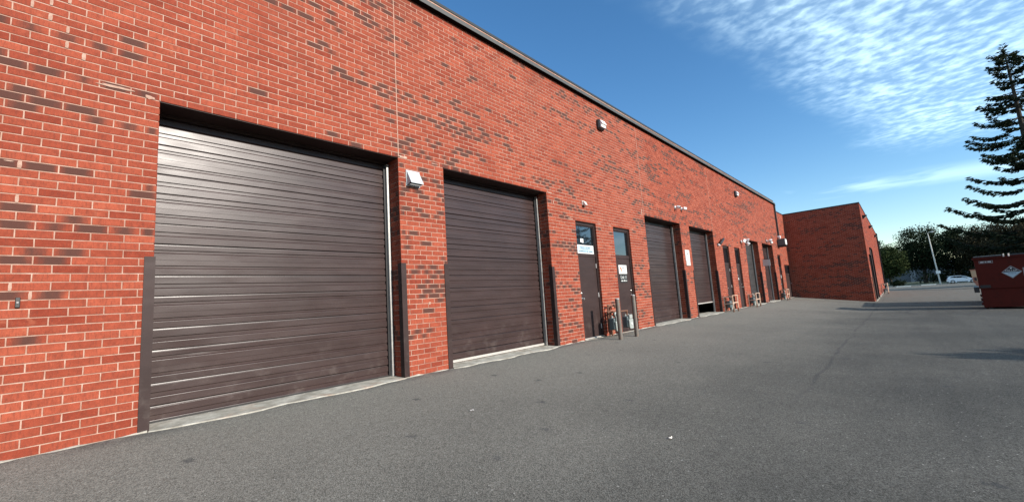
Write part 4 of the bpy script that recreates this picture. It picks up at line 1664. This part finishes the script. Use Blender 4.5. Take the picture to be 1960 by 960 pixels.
def rear_container():
    s, z0 = 28.2, -0.50
    t = thing('waste_container', (s, -4.4, z0), 'plain dark red container standing directly behind the one with the diamond badge', 'waste container')
    mb = MB()
    mb.prism([(0, -3.25, 1.45), (0, -3.32, z0 + 0.05), (0, -5.5, z0 + 0.05), (0, -5.58, 1.45)], (s, 0, 0), (s + 6.2, 0, 0))
    mb.build('upper_body', RED, t)
    mb = MB()
    mb.box(s - 0.05, -5.62, 1.452, s + 6.25, -3.2, 1.53)
    mb.build('rim', RED, t)
    mb = MB()
    for k in range(7):
        x = s + 0.2 + k * 0.95
        mb.box(x, -3.30, z0 + 0.1, x + 0.1, -3.21, 1.44)
    mb.build('rib', RED, t)
    for y in (-3.6, -5.3):
        mb = MB()
        mb.box(s + 0.2, y - 0.08, z0 - 0.12, s + 6.0, y + 0.08, z0 + 0.049)
        mb.build('skid', BLACK, t)


rear_container()


def tan_container():
    s, yl_, yr = 60.0, -5.2, -6.9
    z0 = zg(s, -5)
    t = thing('waste_container', (s, -5.6, z0), 'tan waste container with a reddish base showing behind the dark red one', 'waste container')
    TAN = m_worn('tan_container_paint', (0.46, 0.36, 0.22), rough=0.6, var=0.12, scale=3)
    PINK = m_worn('faded_red_base', (0.34, 0.16, 0.11), rough=0.7, var=0.2, scale=3)
    mb = MB()
    mb.prism([(0, yl_ + 0.06, 1.10), (0, yl_, 0.0), (0, yr, 0.0), (0, yr - 0.06, 1.10)], (s, 0, 0), (s + 1.6, 0, 0))
    mb.build('upper_body', TAN, t)
    mb = MB()
    mb.prism([(0, yl_, -0.002), (0, yl_ - 0.28, z0 + 0.02), (0, yr + 0.28, z0 + 0.02), (0, yr, -0.002)], (s + 0.01, 0, 0), (s + 1.6, 0, 0))
    mb.build('lower_body', PINK, t)
    mb = MB()
    mb.box(s - 0.05, yr - 0.1, 1.102, s + 1.65, yl_ + 0.12, 1.16)
    mb.build('rim', PINK, t)
    mb = MB()
    mb.box(s - 0.06, yl_ - 0.28, 0.02, s - 0.002, yl_ - 0.02, 0.42)
    mb.build('fork_pocket', PINK, t)
    mb = MB()
    mb.box(s - 0.07, yl_ - 0.26, 0.08, s - 0.061, yl_ - 0.10, 0.36)
    mb.build('pocket_mouth', BLACK, t)
    t.rotation_euler[2] = math.radians(-5.0)


tan_container()

# ------------------------------------------------------------------ far edge of the yard
XV = 133.0                                    # kerb of the verge


def verge():
    xs = [XV + 0.2 + i * 4 for i in range(12)]
    ys = [-160 + i * 8 for i in range(42)]
    mb = MB()
    for y in ys:
        for x in xs:
            mb.v.append((x, y, zg(x, -10) + 0.14 + 0.02 * (x - XV) * 0.5 + 0.12 * mnoise.noise(Vector((x * 0.1, y * 0.1, 0)))))
    nx = len(xs)
    for j in range(len(ys) - 1):
        for i in range(nx - 1):
            a = j * nx + i
            mb.f.append((a, a + 1, a + nx + 1, a + nx))
    tag(mb.build('grass_verge', GRASSM, smooth=True), kind='structure')
    mb = MB()
    z = zg(XV, -10)
    y = -160
    while y < 170:
        mb.box(XV, y, z - 0.3, XV + 0.22, y + 2.98, z + 0.13)
        y += 3.0
    tag(mb.build('kerb', CONCRETE), kind='structure')


verge()


def kerb_block(x, y0, y1, label):
    z = zg(x, (y0 + y1) / 2)
    t = thing('kerb_block', (x, (y0 + y1) / 2, z), label, 'kerb block', 'pale concrete blocks on the far asphalt')
    mb = MB()
    mb.prism([(-0.35, 0, z - 0.05), (0.35, 0, z - 0.05), (0.25, 0, z + 0.16), (-0.25, 0, z + 0.16)], (x, y0, 0), (x, y1, 0))
    mb.build('block', m_worn('pale_concrete', (0.62, 0.58, 0.5), rough=0.9, var=0.12), t)


kerb_block(112, 0.6, -1.5, 'pale concrete kerb block on the far asphalt beside the shrub')
kerb_block(122, -3.2, -5.4, 'pale concrete kerb block on the far asphalt just left of the lamp pole')


# low pale building at the back
def back_building():
    x = 185.0
    t = thing('warehouse', (x, -20, -1.5), 'long grey warehouse half hidden behind the far trees', 'building')
    PALE = m_worn('pale_cladding', (0.085, 0.10, 0.115), rough=0.7, var=0.1, scale=0.8)
    mb = MB()
    mb.box(x, -150, -2.2, x + 40, 40, 4.6)
    w = mb.build('wall', PALE, t)
    mb = MB()
    y = -148.0
    while y < 38:
        mb.box(x - 0.35, y, -2.1, x - 0.01, y + 1.3, 4.4)
        y += 9.0
    mb.build('pilaster', m_worn('white_cladding', (0.20, 0.22, 0.24), rough=0.7, var=0.08, scale=0.8), t)
    mb = MB()
    mb.box(x - 0.4, -150.2, 4.602, x + 40, 40.2, 5.0)
    mb.build('roof', DARKCAP, t)


back_building()


# lamp post
def lamp_post():
    x, y = 132.0, -6.55
    z = zg(x, y) + 0.0
    t = thing('street_lamp', (x, y, z), 'pale leaning street lamp pole in front of the far trees', 'street lamp')
    P = m_worn('pale_concrete_pole', (0.60, 0.56, 0.50), rough=0.85, var=0.12, scale=2)
    top = Vector((x, y + 0.55, z + 11.2))
    mb = MB()
    mb.tube([(x, y, z - 0.2), (x, y + 0.28, z + 5.6), tuple(top)], [0.15, 0.12, 0.085], 12)
    mb.build('pole', P, t, smooth=True)
    mb = MB()
    mb.tube([tuple(top - Vector((0, 0, 0.3))), tuple(top + Vector((0, 0.0, 0.35))), tuple(top + Vector((-0.1, -0.1, 0.45))), tuple(top + Vector((-0.2, -0.5, 0.5)))], 0.05, 8)
    mb.build('arm', P, t, smooth=True)
    mb = MB()
    mb.tube([tuple(top + Vector((-0.2, -0.45, 0.5))), tuple(top + Vector((-0.22, -0.7, 0.5))), tuple(top + Vector((-0.25, -0.95, 0.47)))], [0.07, 0.13, 0.07], 8)
    mb.build('lamp_head', WHITE, t, smooth=True)
    mb = MB()
    mb.box(x - 0.32, y - 0.28, z + 2.35, x - 0.19, y + 0.42, z + 2.95)
    mb.build('pole_box', WHITE, t, bevel=0.03)


lamp_post()


# white car parked at the far kerb, seen from its side, tail to the left
def car():
    xc, yt = 128.0, -7.35                         # near side plane, tail position
    z = zg(xc, -9)
    t = thing('parked_car', (xc + 0.9, yt - 2.3, z), 'white estate style SUV parked by the far kerb beside the lamp pole', 'car')
    PAINT = mat('white_car_paint', (0.72, 0.76, 0.80), 0.25, spec=0.6)
    PAINT.node_tree.nodes['Principled BSDF'].inputs['Coat Weight'].default_value = 0.6
    W = 1.84
    # side outline, distance from the tail (towards -Y) and height
    low = [(0.02, 0.42), (0.0, 0.72), (0.05, 0.98), (1.0, 1.02), (3.15, 1.0), (3.6, 0.98), (4.35, 0.86), (4.62, 0.66), (4.64, 0.40), (4.3, 0.26), (0.3, 0.26)]
    mb = MB()
    secs = [(0.0, 0.93), (0.10, 1.0), (W - 0.10, 1.0), (W, 0.93)]
    k = len(low)
    for i, (dx, sc_) in enumerate(secs):
        for a, b in low:
            mb.v.append((xc + dx, yt - (2.3 + (a - 2.3) * sc_), z + 0.62 + (b - 0.62) * (0.9 + 0.1 * sc_ if sc_ < 1 else 1)))
    for i in range(3):
        for j in range(k):
            p, q = i * k + j, i * k + (j + 1) % k
            mb.f.append((p, q, q + k, p + k))
    mb.f.append(tuple(reversed(range(k))))
    mb.f.append(tuple(3 * k + j for j in range(k)))
    mb.build('body', PAINT, t, smooth=True)
    cab = [(0.08, 0.985), (0.30, 1.38), (0.62, 1.58), (1.4, 1.65), (2.2, 1.60), (2.65, 1.48), (3.55, 1.005)]
    mb = MB()
    k = len(cab)
    for dx, ins in ((0.06, 0.0), (0.22, 1.0), (W - 0.22, 1.0), (W - 0.06, 0.0)):
        for i, (a, b) in enumerate(cab):
            hx = dx
            if b > 1.2 and ins == 0.0:
                hx = 0.17 if dx < 1 else W - 0.17
            mb.v.append((xc + hx, yt - a, z + b))
    for i in range(3):
        for j in range(k - 1):
            p = i * k + j
            mb.f.append((p, p + 1, p + k + 1, p + k))
    mb.f.append(tuple(reversed(range(k))))
    mb.f.append(tuple(3 * k + j for j in range(k)))
    mb.build('cabin', PAINT, t, smooth=True)
    for pts in ([(0.48, 1.24), (0.75, 1.46), (1.05, 1.53), (1.42, 1.54), (1.42, 1.16)], [(1.46, 1.16), (1.46, 1.54), (2.28, 1.50), (2.28, 1.10)], [(2.32, 1.10), (2.32, 1.49), (2.62, 1.40), (3.15, 1.06)]):
        mb = MB()
        out = []
        for a, b in pts:
            f = (b - 0.985) / (1.62 - 0.985)
            out.append((xc + 0.055 + 0.11 * min(1, f * 1.1) - 0.012, yt - a, z + b))
        mb.poly(list(reversed(out)))
        mb.build('side_window', GLASS, t)
    mb = MB()
    mb.quad((xc + 0.3, yt - 0.085, z + 1.05), (xc + W - 0.3, yt - 0.085, z + 1.05), (xc + W - 0.34, yt - 0.20, z + 1.44), (xc + 0.34, yt - 0.20, z + 1.44))
    mb.build('rear_window', GLASS, t)
    mb = MB()
    mb.quad((xc + 0.3, yt - 3.43, z + 1.03), (xc + W - 0.3, yt - 3.43, z + 1.03), (xc + W - 0.34, yt - 2.80, z + 1.5), (xc + 0.34, yt - 2.80, z + 1.5))
    mb.build('windscreen', GLASS, t)
    for a in (0.85, 3.72):
        for dx, n in ((-0.012, -1), (W - 0.19, 1)):
            mb = MB()
            mb.lathe([(0.36, 0), (0.40, 0.03), (0.40, 0.17), (0.36, 0.20)], (xc + dx, yt - a, z + 0.355), (1, 0, 0), 20)
            wh = mb.build('wheel', BLACK, t, smooth=True)
            mb = MB()
            mb.lathe([(0.20, 0), (0.22, 0.012), (0.22, 0.02)], (xc + dx - (0.012 if n < 0 else -0.2), yt - a, z + 0.355), (1, 0, 0), 14)
            mb.build('rim', GALV, wh)
    mb = MB()
    mb.box(xc - 0.004, yt - 3.0, z + 0.24, xc + 0.03, yt - 1.45, z + 0.40)
    mb.box(xc + 0.02, yt - 0.3, z + 0.24, xc + W - 0.02, yt - 0.005, z + 0.44)
    mb.build('sill', BLACK, t)
    for dx in (0.04, W - 0.30):
        mb = MB()
        mb.box(xc + dx, yt - 0.14, z + 0.80, xc + dx + 0.26, yt + 0.006, z + 0.97)
        mb.build('tail_light', mat('tail_lamp_red', (0.25, 0.02, 0.015), 0.3) if 'tail_lamp_red' not in bpy.data.materials else bpy.data.materials['tail_lamp_red'], t)
    mb = MB()
    mb.box(xc + 0.25, yt - 0.62, z + 1.57, xc + W - 0.25, yt - 0.20, z + 1.60)
    mb.build('spoiler', PAINT, t)
    mb = MB()
    for q in (1.38, 2.29):
        mb.box(xc + 0.03, yt - q - 0.006, z + 0.45, xc + 0.045, yt - q + 0.006, z + 1.0)
    mb.box(xc - 0.06, yt - 3.05, z + 1.03, xc + 0.05, yt - 2.88, z + 1.15)
    mb.build('mirror', BLACK, t)


car()


# ------------------------------------------------------------------ trees
def leaf_quad(mb, c, s, rr, flat=0.4):
    n = Vector((rr.gauss(0, 1), rr.gauss(0, 1), rr.gauss(0, 1) + flat)).normalized()
    u = n.orthogonal().normalized()
    a = rr.uniform(0, 6.28)
    w = n.cross(u)
    u2 = u * math.cos(a) + w * math.sin(a)
    w2 = n.cross(u2)
    L, B = s * rr.uniform(0.7, 1.3), s * rr.uniform(0.4, 0.75)
    c = Vector(c)
    mb.quad(c - u2 * L, c - w2 * B, c + u2 * L, c + w2 * B)


def broad_tree(x, y, H, R, label, leaf, seed, trunk_h=0.28, n_clump=60, per=70, ls=0.30, zbase=None, squash=0.85, group='trees along the far edge'):
    rr = random.Random(seed)
    z0 = zg(x, y) if zbase is None else zbase
    t = thing('tree', (x, y, z0), label, 'tree', group)
    mb = MB()
    tip = Vector((x + rr.uniform(-0.4, 0.4), y + rr.uniform(-0.4, 0.4), z0 + H * 0.55))
    b0 = Vector((x, y, z0 - 0.2))
    r0 = 0.028 * H
    fork = b0.lerp(tip, 0.45)
    mb.tube([b0, b0.lerp(fork, 0.5) + Vector((rr.uniform(-.1, .1), rr.uniform(-.1, .1), 0)), fork, tip], [r0 * 1.25, r0, r0 * 0.85, r0 * 0.25], 9)
    cz = z0 + H * (trunk_h + (1 - trunk_h) * 0.5)
    hz = H * (1 - trunk_h) * 0.5
    clumps = []
    for i in range(n_clump):
        while True:
            p = Vector((rr.uniform(-1, 1), rr.uniform(-1, 1), rr.uniform(-1, 1)))
            if 0.30 < p.length < 1.0:
                break
        p = p * (0.80 + 0.35 * mnoise.noise(Vector((p.x * 1.7 + seed, p.y * 1.7, p.z * 1.7))))
        wz = 1.0 - 0.25 * max(0, p.z)
        c = Vector((x + p.x * R * wz, y + p.y * R * wz, cz + p.z * hz))
        clumps.append(c)
    for c in clumps[::3]:
        st = b0.lerp(tip, rr.uniform(0.4, 0.95))
        mid = st.lerp(c, 0.5) + Vector((0, 0, -0.05 * R))
        mb.tube([st, mid, c], [r0 * 0.34, r0 * 0.2, r0 * 0.06], 5, caps=False)
    mb.build('trunk', BARK, t, smooth=True)
    mb = MB()
    for c in clumps:
        cr = R * rr.uniform(0.20, 0.36)
        for k in range(per):
            d = Vector((max(-1, min(1, rr.gauss(0, 0.5))), max(-1, min(1, rr.gauss(0, 0.5))), max(-0.8, min(0.8, rr.gauss(0, 0.36)))))
            leaf_quad(mb, c + d * cr, ls, rr)
    mb.build('crown', leaf, t)
    return t


TREES = [
    # x, y, H, R, leaf, label
    (140, 1.6, 10.2, 4.6, LEAF_G, 'green leafy tree just beyond the corner of the far brick block'),
    (152, -5.0, 15.6, 6.2, LEAF_D, 'tall round dark tree left of the leaning lamp pole'),
    (158, -11.6, 14.4, 6.4, LEAF_D, 'dark tree right behind the leaning lamp pole'),
    (148, -15.6, 13.8, 5.8, LEAF_B, 'brownish tree behind the white car'),
    (160, 3.6, 14.0, 4.4, LEAF_D, 'thin topped dark tree peeping over the green leafy tree'),
    (136, -19.4, 14.0, 6.0, LEAF_B, 'brown green tree behind the tan waste container'),
    (150, -24.5, 15.5, 5.5, LEAF_D, 'dark tree behind the dark red waste container'),
    (138, -27.5, 13.0, 5.0, LEAF_G, 'green tree behind the diamond badge of the waste container'),
    (158, -33.0, 16.0, 6.0, LEAF_D, 'dark tree at the right edge beyond the waste container'),
]
for i, (x, y, H, R, lf, lab) in enumerate(TREES):
    broad_tree(x, y, H, R, lab, lf, 100 + i, trunk_h=0.16 if i == 0 else 0.06, n_clump=95, per=150, ls=0.215)
def undergrowth():
    rr = random.Random(88)
    mb = MB()
    for k in range(420):
        y = rr.uniform(-62, -6)
        c = Vector((rr.uniform(164, 172), y, zg(165, y) + rr.uniform(0.2, 5.5 if y < -12 else 2.2)))
        for q in range(26):
            leaf_quad(mb, c + Vector((rr.gauss(0, 0.8), rr.gauss(0, 0.9), rr.gauss(0, 0.6))), 0.33, rr)
    tag(mb.build('undergrowth', LEAF_D), 'dark undergrowth below the far trees', 'undergrowth', kind='stuff')


undergrowth()
broad_tree(128, 0.35, 1.6, 1.5, 'low dark shrub at the foot of the far brick block corner', LEAF_D, 300, trunk_h=0.05, n_clump=26, per=50, ls=0.16, group='shrubs on the verge')
WLAST = [o for o in bpy.data.objects if o.get('label') == 'low dark shrub at the foot of the far brick block corner'][0]
WLAST.name = 'shrub'
WLAST['category'] = 'shrub'


def spruce(x, y, H, label, seed, lean=(0, 0), rmax=5.6, dens=1.0):
    rr = random.Random(seed)
    z0 = zg(x, y)
    t = thing('spruce_tree', (x, y, z0), label, 'tree', 'tall spruces beside the yard')

    def axis(f):
        return Vector((x + lean[0] * f * H, y + lean[1] * f * H, z0 + f * H))
    mb = MB()
    mb.tube([axis(-0.01), axis(0.3), axis(0.6), axis(0.85), axis(0.99)], [0.46, 0.36, 0.23, 0.12, 0.03], 10)
    nd = MB()

    def spray(c, dirn, L, W):
        """flat drooping twig: a few narrow needle blades fanning from c along dirn"""
        side = dirn.cross(UP)
        if side.length < 1e-3:
            side = Vector((1, 0, 0))
        side.normalize()
        for k in range(3):
            s = (k - 1) * 0.75 + rr.uniform(-0.25, 0.25)
            d = (dirn + side * s + Vector((0, 0, rr.uniform(-0.45, 0.15)))).normalized()
            w = d.cross(Vector((rr.uniform(-1, 1), rr.uniform(-1, 1), rr.uniform(-0.2, 1)))).normalized() * W
            e = c + d * L * rr.uniform(0.7, 1.2)
            m_ = c.lerp(e, 0.55)
            nd.quad(c, m_ - w, e, m_ + w)
    f = 0.10
    while f < 0.985:
        tt = 1 - f                                        # 0 at the top
        r = min(rmax, (0.6 + 15.0 * tt) if tt < 0.06 else 1.4 + 7.6 * tt)
        nb = rr.randint(6, 9) if tt > 0.3 else (rr.randint(5, 7) if tt > 0.08 else 5)
        a0 = rr.uniform(0, 6.28)
        for k in range(nb):
            if rr.random() < 0.10:
                continue
            a = a0 + 6.283 * k / nb + rr.uniform(-0.3, 0.3)
            L = r * rr.choice((0.5, 0.72, 0.9, 1.0, 1.12)) * rr.uniform(0.9, 1.05)
            h = Vector((math.cos(a), math.sin(a), 0))
            st = axis(f + rr.uniform(-0.006, 0.006))
            rise = 0.35 * L if tt < 0.15 else rr.uniform(-0.02, 0.10) * L
            pts = []
            N = max(4, int(L / 0.5))
            for q in range(N + 1):
                s = q / N
                dz = rise * s - 0.32 * L * s * (1 - s) * (1.6 if tt > 0.3 else 0.6) + 0.10 * L * s ** 3
                pts.append(st + h * (L * s) + Vector((0, 0, dz)))
            mb.tube(pts, [0.05 * (1 - q / (N + 1)) * (0.5 + L / 6) + 0.008 for q in range(N + 1)], 5, caps=False)
            for q in range(1, N + 1):
                s = q / N
                if s < 0.30:
                    continue
                p = pts[q]
                dirn = (pts[q] - pts[q - 1]).normalized()
                hs = h.cross(UP)
                tw = int((10 + 8 * math.sin(s * 3.0)) * dens * (0.75 + min(0.6, tt * 1.6)))
                spread = 0.55 * (1.15 - s) * min(1.0, L / 3) + 0.16
                for w in range(tw):
                    off = hs * rr.uniform(-1, 1) * spread + Vector((0, 0, rr.uniform(-0.30, 0.08)))
                    c = p - dirn * rr.uniform(0, 0.5) + off
                    dd = (h * 0.8 + hs * (1 if rr.random() < 0.5 else -1) * rr.uniform(0.2, 0.9) + Vector((0, 0, rr.uniform(-0.5, 0.2)))).normalized()
                    spray(c, dd, rr.uniform(0.26, 0.50), 0.07)
        f += rr.uniform(0.75, 1.35) / H * (1.0 if tt > 0.15 else 0.75)
    # leader
    for k in range(12):
        c = axis(rr.uniform(0.97, 1.0))
        spray(c, Vector((rr.uniform(-1, 1), rr.uniform(-1, 1), 0.8)).normalized(), 0.5, 0.06)
    mb.build('trunk', BARK, t, smooth=True)
    nd.build('crown', NEEDLE, t)


spruce(74.0, -12.75, 27.9, 'tall ragged spruce at the right edge against the clouds', 11, lean=(0.0, 0.012), rmax=7.0)
spruce(80.0, -41.0, 24.0, 'tall spruce standing to the right of the yard', 12, dens=0.5)

def unseen_tree_belt():  # out of view; holds low sky glow off the shaded faces
    rr = random.Random(77)
    mb = MB()
    for x in range(-90, 66, 5):
        h = rr.uniform(9.5, 13.0) if not 40 < x < 60 else rr.uniform(8.5, 11.5)
        yb = rr.uniform(-43, -38)
        xb = x + rr.uniform(-1, 1)
        for k in range(34):
            f = rr.uniform(0.1, 1.0)
            r = 3.6 * math.sin(min(1.0, 1.15 - f) * 1.9) + 0.3
            a = rr.uniform(0, 6.28)
            c = Vector((xb + math.cos(a) * r * rr.uniform(0.3, 1), yb + math.sin(a) * r * rr.uniform(0.3, 1), h * f - 0.5))
            for q in range(22):
                leaf_quad(mb, c + Vector((rr.gauss(0, 0.7), rr.gauss(0, 0.7), rr.gauss(0, 0.5))), 0.34, rr)
    for y in range(-38, 4, 4):                       # unseen row across the near end, added to cut sky light
        h = rr.uniform(11.0, 14.0)
        for k in range(36):
            f = rr.uniform(0.05, 1.0)
            r = 3.8 * math.sin(min(1.0, 1.15 - f) * 1.9) + 0.3
            a = rr.uniform(0, 6.28)
            c = Vector((-34 + math.cos(a) * r * rr.uniform(0.3, 1), y + math.sin(a) * r * rr.uniform(0.3, 1), h * f - 0.5))
            for q in range(26):
                leaf_quad(mb, c + Vector((rr.gauss(0, 0.7), rr.gauss(0, 0.7), rr.gauss(0, 0.5))), 0.42, rr)
    o = mb.build('unseen_tree_belt', LEAF_D)
    tag(o, 'unseen belt of dark trees round the yard, dimming the low sky glow', 'trees', kind='stuff')


unseen_tree_belt()

# round garden trees right of the yard: their crowns throw the soft shadows across the asphalt
broad_tree(11.6, -15.6, 6.35, 1.7, 'small round tree right of the yard throwing a shadow on the asphalt', LEAF_D, 401, trunk_h=0.45, n_clump=40, per=60, ls=0.16, group='small trees right of the yard')
broad_tree(9.2, -16.2, 6.4, 1.4, 'small round tree right of the yard, nearer the viewer', LEAF_D, 402, trunk_h=0.45, n_clump=40, per=60, ls=0.16, group='small trees right of the yard')


# ------------------------------------------------------------------ scraps on the asphalt
def scrap(x, y, name, label, mt, seed, s=0.05):
    rr = random.Random(seed)
    z = zg(x, y) + 0.004
    t = thing(name, (x, y, z), label, 'litter', 'scraps lying on the asphalt')
    mb = MB()
    p = []
    for k in range(7):
        a = 6.283 * k / 7
        q = s * rr.uniform(0.5, 1.0)
        p.append((x + math.cos(a) * q, y + math.sin(a) * q * 0.5, z + rr.uniform(0.0, 0.018)))
    c = (x, y, z + 0.012)
    for k in range(7):
        mb.v += [c, p[k], p[(k + 1) % 7]]
        n = len(mb.v)
        mb.f.append((n - 3, n - 2, n - 1))
    mb.build('scrap', mt, t)


scrap(3.10, 3.62, 'dry_leaf', 'pale dry leaf lying on the asphalt in front of the second roller door', INKGREY, 1, 0.035)
scrap(3.62, 1.62, 'paper_scrap', 'small white scrap of paper on the open asphalt', CREAM, 2, 0.03)
